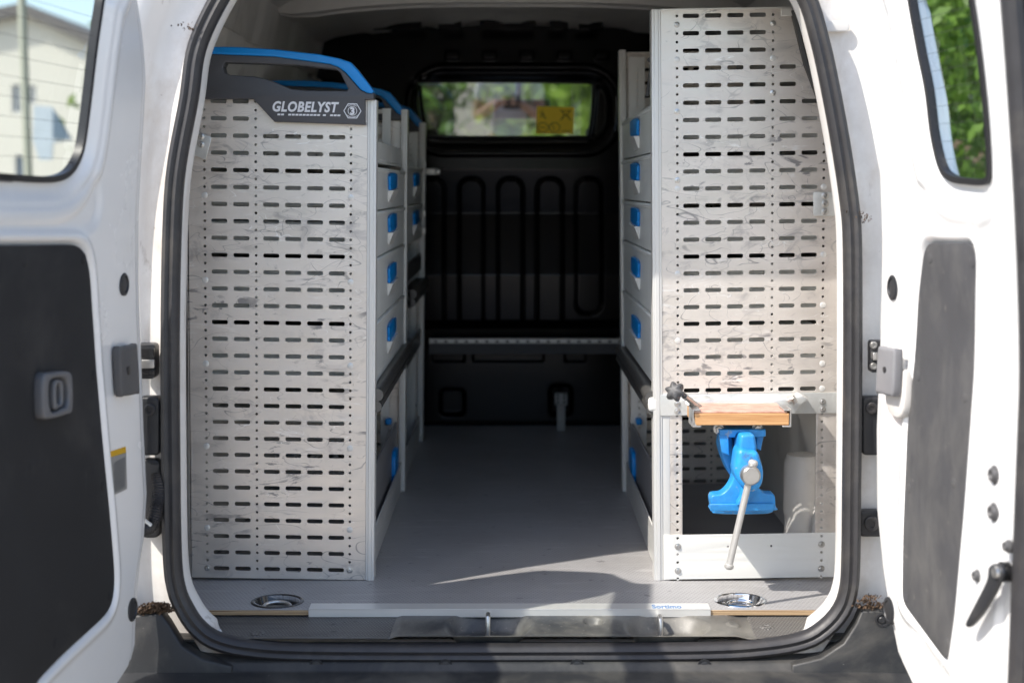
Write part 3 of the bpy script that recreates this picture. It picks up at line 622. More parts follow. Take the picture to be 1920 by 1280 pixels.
# ------------------------------------------------------------------ load floor, sill, bumper
fy0 = 2.462
def floor_mesh():
    ho = [ [(PZ(u, v, 0).x, PZ(u, v, 0).y) for u, v in [(cx + rx * math.cos(q), cy + ry * math.sin(q)) for q in np.linspace(0, 2*math.pi, 29)[:-1]]] for cx, cy, rx, ry in ((520,1127,42,10.5),(1388,1125,42,10.5)) ]
    return poly_mesh([(-.655,4.42),(-.655,2.50),(-.585,2.472),(-.575,fy0),(.575,fy0),(.585,2.472),(.655,2.50),(.655,4.42)], ho, .0100, .0, lambda a_, b_, c_: (a_, b_, -.005 + c_))
vp('load_floor', floor_mesh(), MT['floor'], smooth=0)
for xa, xb in ((-.572, PZ(580,1150,0).x - .002), (PZ(1331,1150,0).x + .002, .572)):
    mb = MB(); mb.box(xa, xb, fy0 - .0025, fy0 + .003, -.0095, -.0012); mb.build('plywood_edge', MT['ply'], van, world=True)
x0, x1 = PZ(580,1140,0).x, PZ(1331,1140,0).x
es = MB(); es.box(x0, x1, fy0 - .006, fy0 + .030, .0004, .0024); es.box(x0, x1, fy0 - .006, fy0 - .0036, -.0125, .0022)
es = es.build('edge_strip', MT['alu'], van, world=True, bevel=.0006)
tx = text_mesh('Sortimo', .026, .0002, 0, .0006, lambda a_, b_, c_: Vector((PZ(1222,1139,0).x + a_ * .62, fy0 - .001 + b_ * 1.15, .0027 + c_)))
link('strip_lettering', tx, MT['blue_print'], es, world=True, smooth=0)
for u, v, m in ((520,1127,MT['gloss']),(1388,1125,MT['chrome'])):
    c = PZ(u, v, 0); mb = MB(); rx = .0425
    rp = [(.020,.0),(.018,.006),(.004,.0115)] ; prof = [(rx*.72,-.020),(rx*.80,-.018),(rx*.92,-.006),(rx*.99,.0014),(rx*1.05,.0024),(rx*1.12,.0012),(rx*1.13,.0002)]
    n = 40; yy = .92; vs = [(c.x + r_ * math.cos(2*math.pi*k/n), c.y + r_ * yy * math.sin(2*math.pi*k/n), z_) for r_, z_ in prof for k in range(n)]
    vs.append((c.x, c.y, -.020)); q = len(vs) - 1
    mb.add(vs, [(i*n+k, i*n+(k+1)%n, (i+1)*n+(k+1)%n, (i+1)*n+k) for i in range(len(prof)-1) for k in range(n)] + [(q, (k+1)%n, k) for k in range(n)])
    lc = mb.build('lashing_cup', m, van, world=True)
    mb = MB(); pts = [(c.x + .024 * math.cos(t), c.y - .004 + .016 * math.sin(t), -.008 + .004 * math.sin(t)) for t in np.linspace(R(-20), R(200), 16)]
    mb.tube(pts, .0032, 10); mb.tube([(c.x - .024, c.y - .010, -.010), (c.x + .024, c.y - .010, -.010)], .0034, 10); mb.build('lashing_ring', MT['chrome'] if m is MT['chrome'] else MT['steel'], lc, world=True)
    mb = MB(); mb.lathe((c.x, c.y - .012, -.017), (0,0,1), [(0,.006),(.004,.006),(.005,.004)], 12); mb.build('cup_screw', MT['steel'], lc, world=True)
# sill
zs = -.018
wells = [[(PZ(u, v, zs).x, PZ(u, v, zs).y) for u, v in w_] for w_ in (
    [(835,1170),(870,1160),(940,1158),(985,1162),(1002,1175),(985,1192),(960,1203),(905,1208),(860,1204),(838,1190)],
    [(1172,1172),(1200,1162),(1262,1160),(1310,1166),(1332,1180),(1312,1196),(1285,1204),(1230,1207),(1190,1202),(1176,1190)])]
wells = [resample(catmull(w_, 6), 60).tolist() for w_ in wells]
Xs, Ys = np.meshgrid(np.linspace(-.60, .60, 640), np.linspace(2.352, 2.53, 110))
def sill0(Y): return np.interp(Y, [2.352,2.372,2.47,2.53], [-.019,-.0215,-.0135,-.012])
Zs = sill0(Ys)
rise = PZ(730,1180,zs).x; rise2 = PZ(1400,1180,zs).x
Zs += .005 * sm(Xs, rise, rise + .02) * (1 - sm(Xs, rise2 - .03, rise2))
for w_ in wells: Zs -= .026 * (1 - sm(sdf(Xs, Ys, w_), -.028, .002)) * sm(Ys, 2.358, 2.390)
c = PZ(1113,1170,zs); Zs -= .012 * (1 - sm(np.hypot(Xs - c.x, (Ys - c.y)), .010, .021))
for u, v in ((1375,1175),(482,1186),(1438,1176)):
    c = PZ(u, v, zs); q = np.hypot(Xs - c.x, Ys - c.y); Zs += .0025 * (1 - sm(q, .010, .013)) - .0015 * (1 - sm(q, .004, .006))

sillZ = Zs
sill = vp('sill_trim', grid_mesh(np.stack([Xs, Ys, Zs], -1)), MT['sill'], smooth=60)
def sill_patch(pts, m):
    pl = [(PZ(u, v, zs).x, PZ(u, v, zs).y) for u, v in pts]; P_ = np.array(pl)
    i0, i1 = np.searchsorted(Xs[0], [P_[:,0].min() - .004, P_[:,0].max() + .004]); sub = (slice(0, None), slice(i0, i1))
    dp = sdf(Xs[sub], Ys[sub], pl); V = np.stack([Xs[sub], Ys[sub], sillZ[sub] + .0012 - .003 * sm(dp, -.002, .002)], -1)
    link('grip_mat', grid_mesh(V, dp > .0025), m, sill, world=True, smooth=60)
sill_patch([(372,1150),(735,1152),(742,1165),(725,1202),(440,1200),(400,1175)], MT['mesh_sill'])
sill_patch([(1394,1152),(1538,1150),(1510,1180),(1497,1196),(1418,1198),(1408,1175)], MT['mesh_sill'])
# white corner gussets beside the sill
for pts in ([(345,1132),(362,1142),(395,1158),(418,1186),(396,1184),(365,1160)], [(1560,1138),(1535,1152),(1512,1172),(1496,1197),(1530,1193),(1562,1160)]):
    pl = [(PZ(u, v, -.016).x, PZ(u, v, -.016).y) for u, v in pts]
    link('corner_gusset', poly_mesh(resample(catmull(pl, 5), 40).tolist(), (), .008, .002, lambda a_, b_, c_: (a_, b_, -.0185 + c_)), MT['white'], van, world=True)
for (u, v, hgt, rusty) in ((915,1196,.040,1),(1238,1194,.034,0)):
    c = PZ(u, v, -.040); bs = poly_mesh([(c.x - .033, c.y + .000), (c.x - .030, c.y + .006), (c.x, c.y + .024), (c.x + .030, c.y + .006), (c.x + .033, c.y), (c.x + .02, c.y - .010), (c.x - .02, c.y - .010)], (), .002, 0, lambda a_, b_, c_: (a_, b_, -.0395 + c_))
    st_ = link('striker_plate', bs, MT['rust'] if rusty else MT['steel'], van, world=True)
    mb = MB(); mb.tube([(c.x, c.y - .006, -.042), (c.x, c.y - .006, -.042 + hgt * .8), (c.x, c.y - .003, -.042 + hgt), (c.x, c.y + .012, -.042 + hgt + .002), (c.x, c.y + .018, -.042 + hgt - .004), (c.x, c.y + .019, -.042)], .0042, 12)
    mb.build('striker_hook', MT['steel'], st_, world=True)
# under the seal: rear valance and bumper
mb = MB()
prof = [(2.372,-.030),(2.356,-.046),(2.338,-.052),(2.330,-.056),(2.326,-.0635),(2.318,-.067),(2.235,-.072),(2.19,-.080),(2.165,-.10),(2.155,-.16),(2.16,-.34),(2.20,-.36),(2.5,-.36)]
n = 60; vs = []
for i in range(n):
    x = -.82 + 1.64 * i / (n - 1); k_ = float(sm(np.array(abs(x)), .62, .82)) * .05
    for (y, z) in prof: vs.append((x, y + (k_ if y < 2.32 else 0), z))
m_ = len(prof); mb.add(vs, [(i*m_+k, (i+1)*m_+k, (i+1)*m_+k+1, i*m_+k+1) for i in range(n-1) for k in range(m_-1)])
bmp = mb.build('rear_bumper', MT['bumper'], van, world=True, smooth=45)
for u in (835, 1082, 1322, 592):
    p = PY(u, 1247, 2.325); mb = MB(); mb.lathe((p.x, 2.332, -.0585), (0,-1,0), [(0,.012),(.0015,.012),(.0015,.009),(.001,.008),(.002,.004)], 20); mb.build('bumper_clip', MT['black'], bmp, world=True)
for pts in ([(235,1150),(262,1150),(303,1146),(318,1165),(345,1205),(385,1228),(440,1240),(440,1262),(235,1262)], [(1700,1142),(1660,1142),(1614,1142),(1603,1165),(1578,1200),(1535,1226),(1480,1238),(1480,1262),(1700,1262)]):
    pl = [(PY(u, v, 2.345).x, PY(u, v, 2.345).z) for u, v in pts]
    link('bumper_corner', poly_mesh(pl, (), .030, .004, lambda a_, b_, c_: (a_, 2.352 + c_ - .35 * max(0, .03 - b_) * .5, b_)), MT['bumper'], van, world=True)
p = PY(1655, 1163, 2.33); mb = MB(); mb.lathe((p.x, 2.336, p.z), (0,-1,0), [(0,.012),(.004,.012),(.004,.009),(.001,.008),(.004,.005)], 16); mb.build('tow_eye_cap', MT['black'], van, world=True)

# ------------------------------------------------------------------ bulkhead with its window
BY = 4.42
Xb, Zb = np.meshgrid(np.linspace(-.64, .64, 620), np.linspace(-.01, 1.24, 440))
Nb = np.zeros_like(Xb)
def bp_(u, v): p = PY(u, v, BY); return (p.x, p.z)
def rr_px(u0, v0, u1, v1, r):
    a_, b_ = bp_(u0, v0), bp_(u1, v1); return rrect((a_[0]+b_[0])/2, (a_[1]+b_[1])/2, abs(b_[0]-a_[0]), abs(b_[1]-a_[1]), r, 8)
zA, zB, zC, zD = [bp_(960, v)[1] for v in (318, 400, 515, 600)]
win_b = [bp_(u, v) for u, v in [(802,153),(1095,155),(1110,162),(1112,180),(1107,235),(1100,254),(1085,257),(815,257),(803,250),(797,232),(790,190),(790,165)]]
win_b = resample(catmull(win_b, 5), 90).tolist()
ring_o = rr_px(762,122,1165,292,.115); dr = sdf(Xb, Zb, ring_o)
Nb += .014 * sm(-dr, -.006, .004) * (1 - sm(-dr, .010, .022)) - .016 * sm(-dr, .022, .05)
dwb = sdf(Xb, Zb, win_b); Nb -= .010 * (1 - sm(dwb, .002, .020))
for k in range(5):                                     # raised pressed columns with rounded tops
    u0 = 789 + 73.5 * k; pl = rr_px(u0, 338, u0 + 42, 680 if k < 4 else 585, .028); d_ = sdf(Xb, Zb, pl)
    Nb += (.008 * sm(-d_, -.004, .004) - .014 * (1 - sm(np.abs(d_ - .004), .002, .007))) * sm(Zb, zD - .03, zD)
Nb += np.interp(Zb, [-.01, zD - .03, zD, zC, zB, zA, 1.3], [-.05, -.05, .008, .020, -.030, .0, .0])
slope = np.clip((zC - Zb) / (zC - zD), 0, 1); 
for k in range(5):
    u0 = 835 + 70 * k; pl = rr_px(u0, 97, u0 + 26, 112, .006); Nb += .008 * (1 - sm(sdf(Xb, Zb, pl), -.003, .003))
zE = bp_(960, 658)[1]; zF = bp_(960, 700)[1]
Nb += .05 * (1 - sm(Zb, zD - .04, zD - .0)) * 0
for u0, u1 in ((808,870),(886,1020),(1060,1100)): Nb -= .012 * (1 - sm(sdf(Xb, Zb, rr_px(u0, 662, u1, 682, .006)), -.004, .003))
for u0, u1, v0, v1 in ((822,872,732,785),(1030,1075,725,785)): Nb -= .03 * (1 - sm(sdf(Xb, Zb, rr_px(u0, v0, u1, v1, .02)), -.012, .004))
bk = vp('bulkhead', grid_mesh(np.stack([Xb, BY - Nb, Zb], -1), dwb < -.002), MT['bulk'], smooth=60)
ctr = Vector((np.mean([p[0] for p in win_b]), BY + .012, np.mean([p[1] for p in win_b])))
tilt = Matrix.Rotation(R(3.35), 3, 'X')
def gb(a_, b_, c_):
    q = tilt @ Vector((a_ - ctr.x, c_, b_ - ctr.z)); return ctr + q
big = (np.array(win_b) - np.array([ctr.x, ctr.z])) * 1.03 + np.array([ctr.x, ctr.z])
mb = MB(); mb.add([gb(a_, b_, 0) for a_, b_ in big.tolist()], [tuple(range(len(big)))]); mb.build('partition_window', MT['glass_bulk'], bk, world=True, smooth=0)
mb = MB(); mb.tube([(p[0], BY + .002, p[1]) for p in win_b + win_b[:1]], .0045, 8, False); mb.build('partition_window_rim', MT['gasket'], bk, world=True)
# yellow notice on the partition glass
def stk(u, v, c_=0): p = PY(u, v, BY); q = gb(p.x, p.z, 0); return Vector((q.x, q.y - .004 - c_, q.z))
mb = MB(); q = [stk(1005,251), stk(1075,251), stk(1077,201), stk(1007,199)]; mb.add(q, [(0,1,2,3)]); ys = mb.build('yellow_notice', MT['yellow'], bk, world=True, smooth=0)
mb = MB()
def ln(u0, v0, u1, v1, r=.0011): mb.tube([stk(u0, v0, .001), stk(u1, v1, .001)], r, 5)
def crc(cu, cv, ru, rv, r=.0011, a0=0, a1=360): mb.tube([stk(cu + ru * math.cos(R(a0 + (a1 - a0) * k / 20)), cv + rv * math.sin(R(a0 + (a1 - a0) * k / 20)), .001) for k in range(21)], r, 5)
for q in ((1050,206,1072,226),(1072,206,1050,226),(1052,208,1070,208),(1054,224,1058,212),(1068,224,1064,212),(1012,209,1020,222),(1020,212,1012,220),(1016,206,1024,224),(1035,232,1040,244),(1012,238,1022,240)): ln(*q)
crc(1018,239,10,9); crc(1040,239,10,9)
for k in range(7): ln(1053 + k*2.6, 246, 1054.6 + k*2.6, 246, .0016)
mb.build('notice_symbols', MT['black_print'], ys, world=True)
# cross rail, latch strap and brackets on the bulkhead
mb = MB(); a_ = PY(805, 636, 4.33); b_ = PY(1168, 643, 4.33); mb.box(a_.x, b_.x, 4.32, 4.345, b_.z, a_.z + .003); cr = mb.build('load_rail', MT['alu'], van, world=True, bevel=.001)
mb = MB(); mb.box(a_.x, b_.x, 4.322, 4.36, b_.z - .032, b_.z); mb.build('rail_body', MT['dark_pl'], cr, world=True)
for k in range(19):
    x = a_.x + .02 + k * (b_.x - a_.x - .03) / 18; mb = MB(); mb.box(x - .005, x + .005, 4.3185, 4.3205, b_.z + .003, b_.z + .009); mb.build('rail_slot', MT['black'], cr, world=True)
mb = MB(); p = PY(1052, 760, 4.33); mb.box(p.x - .019, p.x + .019, 4.33, 4.345, p.z, p.z + .038); mb.box(p.x - .013, p.x + .013, 4.325, 4.34, -.0, p.z); ls = mb.build('latch_strap', MT['strap'], van, world=True, bevel=.002)
for dx in (-.010, .010):
    for dz in (.010, .022, .032):
        mb = MB(); mb.lathe((p.x + dx, 4.331, p.z + dz), (0,-1,0), [(0,.004),(.002,.004)], 10); mb.build('strap_screw', MT['black'], ls, world=True)
mb = MB(); p = PY(815, 322, 4.38); mb.box(p.x - .028, p.x + .016, 4.35, 4.39, p.z - .010, p.z + .010); mb.lathe((p.x + .010, 4.352, p.z), (0,-1,0), [(0,.009),(.006,.009),(.007,.005)], 12); mb.build('side_clamp', MT['steel'], van, world=True, bevel=.002)
mb = MB(); p = PY(951, 43, 4.36); mb.lathe((p.x, 4.36, p.z), (0,-1,0), [(0,.017),(.010,.017),(.012,.012),(.012,.006),(.004,.005)], 20); mb.build('roof_buffer', MT['alu'], van, world=True)
for u0, u1 in ((700,790),(822,865),(900,1004),(1030,1065),(1085,1130)):
    a_ = PY(u0, 40, 4.30); b_ = PY(u1, 58, 4.30); mb = MB(); mb.box(a_.x, b_.x, 4.29, 4.30, b_.z, a_.z); mb.build('roof_bracket', MT['bulk'], van, world=True, bevel=.003)
# cab in front of the bulkhead
mb = MB(); mb.add([(-.58,5.36,1.27),(.58,5.36,1.27),(.74,6.16,.64),(-.74,6.16,.64)], [(0,1,2,3)]); mb.build('windscreen', MT['glass_wind'], van, world=True, smooth=0)
mb = MB(); mb.box(-.72,.72,5.55,6.15,.30,.62); mb.build('dashboard', MT['dark_pl'], van, world=True, bevel=.04)
for x in (-.36, .36):
    mb = MB(); mb.box(x-.22, x+.22, 4.62, 4.78, .05, .72); mb.box(x-.22, x+.22, 4.7, 5.2, .05, .2); s_ = mb.build('seat', MT['felt'], van, world=True, bevel=.04)
    mb = MB(); mb.box(x-.12 if x > 0 else x-.10, x+.12, 4.60, 4.69, .76, .93); mb.tube([(x-.05,4.66,.70),(x-.05,4.66,.80)], .006, 6); mb.tube([(x+.05,4.66,.70),(x+.05,4.66,.80)], .006, 6); mb.build('headrest', MT['felt'], s_, world=True, bevel=.03)
p = PY(972, 205, 5.25); mb = MB(); mb.box(p.x - .09, p.x + .115, 5.24, 5.28, p.z - .035, p.z + .035); mb.tube([(p.x, 5.27, p.z), (p.x, 5.38, p.z + .13)], .012, 8); mb.build('rear_view_mirror', MT['gloss'], van, world=True, bevel=.015)

# ------------------------------------------------------------------ shelving racks
PITCH = .0314; Z0 = .0192
COLS = [.0716, .1123, .153, .1938, .2493, .2902]; HC = [.046, .222, .317]
def sheet_holes(sg, k0, k1, cols=COLS, hc=HC, skip=None, extra=0):
    hs = []
    for k in range(k0, k1 + 1):
        z = Z0 + k * PITCH
        for c in cols:
            if skip and skip(c, z): continue
            hs.append(rrect(sg * c, z, .0298, .0080, .0028, 2))
    for k in range(2 * k0, 2 * k1 + 1 + extra):
        z = Z0 + k * PITCH / 2
        for c in hc:
            if skip and skip(c, z): continue
            hs.append(circle(sg * c, z, .0026, 8))
    return hs
def sheet(outline, holes, y, th=.002): return poly_mesh(outline, holes, th, 0, lambda a_, b_, c_: (a_, y + c_, b_))
def screw(parent, x, y, z, r=.0058, m=None, name='screw'):
    mb = MB(); mb.lathe((x, y, z), (0,-1,0), [(0,r),(.0008,r),(.0012,r*.65),(.0030,r*.62),(.0034,r*.45),(.0034,r*.32),(.0020,r*.28)], 14); return mb.build(name, m or MT['steel'], parent)
def rivet(parent, x, y, z, r=.0058):
    mb = MB(); mb.lathe((x, y, z), (0,-1,0), [(0,r),(.0007,r),(.0012,r*.8)], 14); return mb.build('plug', MT['alu'], parent)
RY = 2.65
def post(parent, sg, y, z0, z1, a0=-.001, a1=.016, dep=.03):
    mb = MB(); mb.box(sg*a0, sg*a1, y - .003, y + dep, z0, z1); mb.box(sg*(a0+.0045), sg*(a1-.0045), y - .0045, y - .002, z0, z1)
    return mb.build('post', MT['alu'], parent, bevel=.0012)
def drawer(parent, sg, y0, y1, z0, z1, label=None):
    mb = MB(); mb.box(sg*.006, sg*.016, y0, y1, z0 + .0015, z1 - .0015); mb.box(sg*.016, sg*.32, y0 + .012, y1 - .012, z0 + .006, z1 - .022)
    mb.box(sg*.003, sg*.007, y0, y1, z1 - .010, z1 - .002)
    d = mb.build('drawer', MT['drawer'], parent, bevel=.002)
    yc = (y0 + y1) / 2; h_ = min(.050, (z1 - z0) * .55); zc = (z0 + z1) / 2 + .006
    pl = [(yc - .080, zc + h_ * .50), (yc + .072, zc + h_ * .55), (yc + .080, zc + h_ * .35), (yc + .076, zc - .004), (yc - .070, zc - .010), (yc - .080, zc)]
    me = poly_mesh(resample(catmull(pl, 5), 36).tolist(), (), .006, .0015, lambda a_, b_, c_: (sg * (.0025 + c_), a_, b_))
    link('drawer_handle', me, MT['blue'], d)
    mb = MB(); q = [(yc - .078, zc - .010), (yc + .074, zc - .006), (yc + .03, zc - h_ * .80), (yc - .070, zc - h_ * .72)]
    mb.add([(sg*.006, a_, b_) for a_, b_ in q] + [(sg*(-.006 if i < 2 else .004), a_, b_) for i, (a_, b_) in enumerate(q)], [(0,1,5,4),(1,2,6,5),(2,3,7,6),(3,0,4,7),(4,5,6,7)])
    mb.build('handle_lip', MT['alu_pl'], d, bevel=.001)
    return d
def grab_rail(parent, sg, y0, y1, z):
    mb = MB(); mb.tube([(-sg*.004, y0, z + .016), (-sg*.004, y1, z + .016)], .012, 12); mb.tube([(-sg*.002, y0, z - .006), (-sg*.002, y1, z - .006)], .011, 12); mb.box(sg*.0, sg*.02, y0, y1, z - .020, z + .026)
    return mb.build('grab_rail', MT['dark_alu'], parent)
def base_rail(parent, sg, y0, y1):
    L_ = y1 - y0; hs = [circle(y0 + .03 + k * .025, .052, .0035, 8) for k in range(int((L_ - .05) / .025))]
    me = poly_mesh([(y0, .002), (y1, .002), (y1, .075), (y0, .075)], hs, .003, 0, lambda a_, b_, c_: (sg * (.010 + c_), a_, b_))
    return link('base_rail', me, MT['alu'], parent, smooth=0)
def side_tray(parent, sg, y0, y1):
    mb = MB(); mb.box(sg*.020, sg*.026, y0, y1, .004, .175); mb.box(sg*.026, sg*.32, y0, y1, .010, .018); o = mb.build('lower_tray', MT['mid'], parent, bevel=.002)
    me = poly_mesh(rrect(y1 - .10, .085, .10, .085, .03, 5), (), .010, .002, lambda a_, b_, c_: (sg * (.016 + c_), a_, b_)); link('tray_handle', me, MT['blue'], o)
    mb = MB(); mb.box(sg*.030, sg*.045, y1 - .05, y1 - .02, .175, .190); mb.build('tray_clip', MT['blue'], o, bevel=.004)
    return o
# --- cap of the left rack: charcoal moulding, blue grip
def cap_parts(parent, y, th, badge):
    O = Vector((-.264, RY, 0)); ry = R(.9)
    def lc(u, v):
        p = PY(u, v, RY) - O; return (p.x * math.cos(ry) - p.z * math.sin(ry), p.x * math.sin(ry) + p.z * math.cos(ry))
    low = [(478,187),(517,229),(686,235),(686,188),(702.5,188)] if badge else [(686,188),(702.5,188)]
    out = [(335,94),(335,187)] + low + [(703,176),(690,176),(678,170),(650,138),(638,128),(622,122),(520,108),(400,103),(380,100)]
    hole = [(421.7,127.5),(426,119),(482.5,120.7),(560,124),(632,132),(640,138),(655,168),(652,172),(580,171),(550,168.7),(525,158),(505,150.7),(480,145),(433.7,142.5),(424,137)]
    # depth y varies from y-th/2
    cp_ = link('cap', poly_mesh([lc(*p) for p in out], [[lc(*p) for p in hole]], th, .0022, lambda a_, b_, c_: (a_, y + c_, b_)), MT['grey_pl'], parent)
    bl = [(340,93),(400,90),(450,90.5),(520,95),(600,104),(640,112),(660,119),(672,132),(703,172),(700,177),(692,176.5),(679,170.5),(651,138.5),(638,128.5),(622,122.5),(520,108.5),(403,103.5),(340,101)]
    link('cap_grip', poly_mesh([lc(*p) for p in bl], (), th + .008, .003, lambda a_, b_, c_: (a_, y + c_, b_)), MT['blue'], cp_)
    if badge:
        yf = y - th / 2 - .0004
        x0, z0 = lc(512.5, 209.5); me = text_mesh('GLOBELYST', .0250, .0004, .22, .0009, lambda a_, b_, c_: Vector((x0 + a_ * 1.0, yf - c_, z0 + b_)), 1.10)
        wd = max(v.co.x for v in me.vertices) - x0; tgt = lc(638, 200)[0] - x0
        for v in me.vertices: v.co.x = x0 + (v.co.x - x0) * tgt / wd
        link('cap_lettering', me, MT['white_print'], cp_, smooth=0)
        mb = MB(); x = lc(523, 216)[0]; zz = lc(523, 217.5)[1]; xe = lc(641, 216)[0]; k = 0
        while x < xe:
            if k not in (2, 12, 14): mb.add([(x, yf, zz), (x + .0054, yf, zz), (x + .0062, yf, zz + .0032), (x + .0008, yf, zz + .0032)], [(0,1,2,3)])
            x += .0066 if k != 12 else .004; k += 1
        mb.build('cap_small_print', MT['white_print'], cp_, smooth=0)
        cx, cz = lc(663, 209.3)
        hx = lambda r: [(cx + r * math.cos(R(60 * i)), cz + r * .95 * math.sin(R(60 * i))) for i in range(6)]
        me1 = poly_mesh(hx(.0165), [hx(.0148)], .0006, 0, lambda a_, b_, c_: (a_, yf + c_, b_)); me2 = poly_mesh(circle(cx, cz, .0085, 28), [circle(cx, cz, .0075, 28)], .0006, 0, lambda a_, b_, c_: (a_, yf + c_, b_))
        me3 = text_mesh('3', .0170, .0004, 0, .0009, lambda a_, b_, c_: Vector((cx + a_, yf - c_, cz - .0060 + b_)), align='CENTER')
        me4 = text_mesh('SORTIMO', .0036, .0004, 0, .0001, lambda a_, b_, c_: Vector((cx + a_, yf - c_, cz + .0098 + b_ - 30 * a_ * a_)), 1.1, align='CENTER')
        me5 = text_mesh('3 YEARS WARRANTY', .0026, .0004, 0, .0001, lambda a_, b_, c_: Vector((cx + a_, yf - c_, cz - .0120 + b_ + 30 * a_ * a_)), 1.0, align='CENTER')
        link('cap_emblem', join([me1, me2, me3, me4, me5]), MT['white_print'], cp_, smooth=0)
        x0, z0 = lc(376, 174); me = poly_mesh(rrect(x0 + .018, z0 + .003, .036, .010, .001, 2), [rrect(x0 + .018, z0 + .003, .0345, .0085, .001, 2)], .0004, 0, lambda a_, b_, c_: (a_, yf + c_, b_)); link('cap_logo_frame', me, MT['dark_pl'], cp_)
        me = text_mesh('sortimo', .0095, .0004, 0, .0002, lambda a_, b_, c_: Vector((x0 + .002 + a_ * .9, yf - c_, z0 + b_))); link('cap_logo', me, MT['dark_pl'], cp_, smooth=0)
    return cp_
# left rack, rear block
LB = thing('shelving_rack', 'perforated metal van rack on the left with charcoal GLOBELYST cap, blue grip and four drawers', 'rack', (-.264, RY, 0), (0, R(.9), 0), 'van shelving racks')
def skipL(c, z):
    return (z > .90) or (c < .20 and z > .862 - max(0, (c - .16)) * 0) or (abs(z - (Z0 + 27.5 * PITCH)) < .001 and c < .2) or (.855 < z and c < .19)
hs = sheet_holes(-1, 0, 28, skip=lambda c, z: (c < .235 and z > Z0 + 26.7 * PITCH) and not (c > .21) or z > .9)
link('perforated_side', sheet([(-.349,.001),(-.0155,.001),(-.0155,.906),(-.349,.906)], hs, 0), MT['panel'], LB, smooth=0)
mb = MB(); mb.box(-.3505,-.347,-.001,.02,.001,.906); mb.box(-.349,-.016,.0015,.014,.0,.003); mb.build('side_fold', MT['panel'], LB)
post(LB, -1, 0, .0, .905)
cap_parts(LB, -.002, .034, True)
for x, z in ((-.317, Z0), (-.046, Z0)): screw(LB, x, -.001, z, .0060)
for c, ks in ((-.317, (45.1, 34.9, 25, 15, 5)), (-.046, (45.1, 34.9, 24.8, 15, 5))):
    for k in ks: rivet(LB, c, -.001, Z0 + round(k) * PITCH / 2)
# second frame (far end of the block)
fy = 3.465 - RY
link('end_sheet', sheet([(-.349,.001),(-.018,.001),(-.018,.93),(-.349,.93)], sheet_holes(-1, 0, 28), fy), MT['panel'], LB, smooth=0)
post(LB, -1, fy - .02, .0, .93, .0, .016, .04)
mb = MB(); mb.box(-.058,-.038,fy-.05,fy-.045,.0,.93); mb.build('inner_upright', MT['alu'], LB)
cap_parts(LB, fy, .034, False)
for z0, z1 in ((.70,.785),(.61,.70),(.487,.61),(.365,.487)): drawer(LB, -1, .03, fy - .025, z0, z1)
mb = MB(); mb.box(-.012,-.33,.03,fy-.025,.792,.798); mb.box(-.012,-.016,.03,fy-.025,.798,.835); mb.build('top_tray', MT['drawer'], LB, bevel=.002)
grab_rail(LB, -1, .005, fy - .01, .340); base_rail(LB, -1, .02, fy - .02); side_tray(LB, -1, .09, fy - .03)
mb = MB(); mb.box(-.03,-.33,.02,fy-.03,.30,.306); mb.build('shelf', MT['alu_pl'], LB)
mb = MB(); mb.box(-.349,-.345,.0,fy,.35,.9); mb.build('back_sheet', MT['drawer'], LB)
# zinc fixing bracket at its outer edge
mb = MB(); pts = [PY(u, v, RY - .006) for u, v in ((352,240),(397,258),(386,300),(345,284))]
me = poly_mesh([(p.x, p.z) for p in pts], (), .002, .0006, lambda a_, b_, c_: (a_, RY - .006 + c_, b_)); br = link('wall_bracket', me, MT['zinc'], LB, world=True)
for u, v in ((377,256),(377,271)):
    p = PY(u, v, RY - .007); mb = MB(); mb.lathe(p, (0,-1,0), [(0,.0062),(.001,.0062),(.0015,.0045),(.0032,.0045),(.0036,.003),(.002,.0018)], 16); mb.build('bracket_bolt', MT['steel'], br, world=True)
# left rack, front block
LF = thing('shelving_rack', 'second van rack on the left, behind the GLOBELYST one, nearest the black bulkhead', 'rack', (-.264, 3.49, 0), (0, R(.9), 0), 'van shelving racks')
f2 = .68
link('end_sheet', sheet([(-.349,.001),(-.018,.001),(-.018,.93),(-.349,.93)], sheet_holes(-1, 0, 28), f2), MT['panel'], LF, smooth=0)
post(LF, -1, f2 - .02, .0, .93, .0, .018, .04); cap_parts(LF, f2, .034, False)
link('upright', poly_mesh([(-.058,.0),(-.02,.0),(-.02,.90),(-.058,.90)], [circle(-.040, .02 + .016 * k, .0026, 8) for k in range(54)], .003, 0, lambda a_, b_, c_: (a_, f2 - .05 + c_, b_)), MT['alu'], LF, smooth=0)
for z0, z1 in ((.70,.80),(.60,.70)): drawer(LF, -1, .03, f2 - .06, z0, z1)
for z in (.30, .52): mb = MB(); mb.box(-.012,-.33,.03,f2-.06,z,z+.005); mb.box(-.006,-.012,.03,f2-.06,z-.01,z+.035); mb.build('shelf', MT['dark_alu'], LF)
for z in (.80, .66, .61): mb = MB(); mb.box(-.004,.004,f2-.055,f2-.04,z,z+.02); mb.build('shelf_clip', MT['steel'], LF, bevel=.001)
base_rail(LF, -1, .02, f2 - .02); grab_rail(LF, -1, .10, f2 - .08, .46)
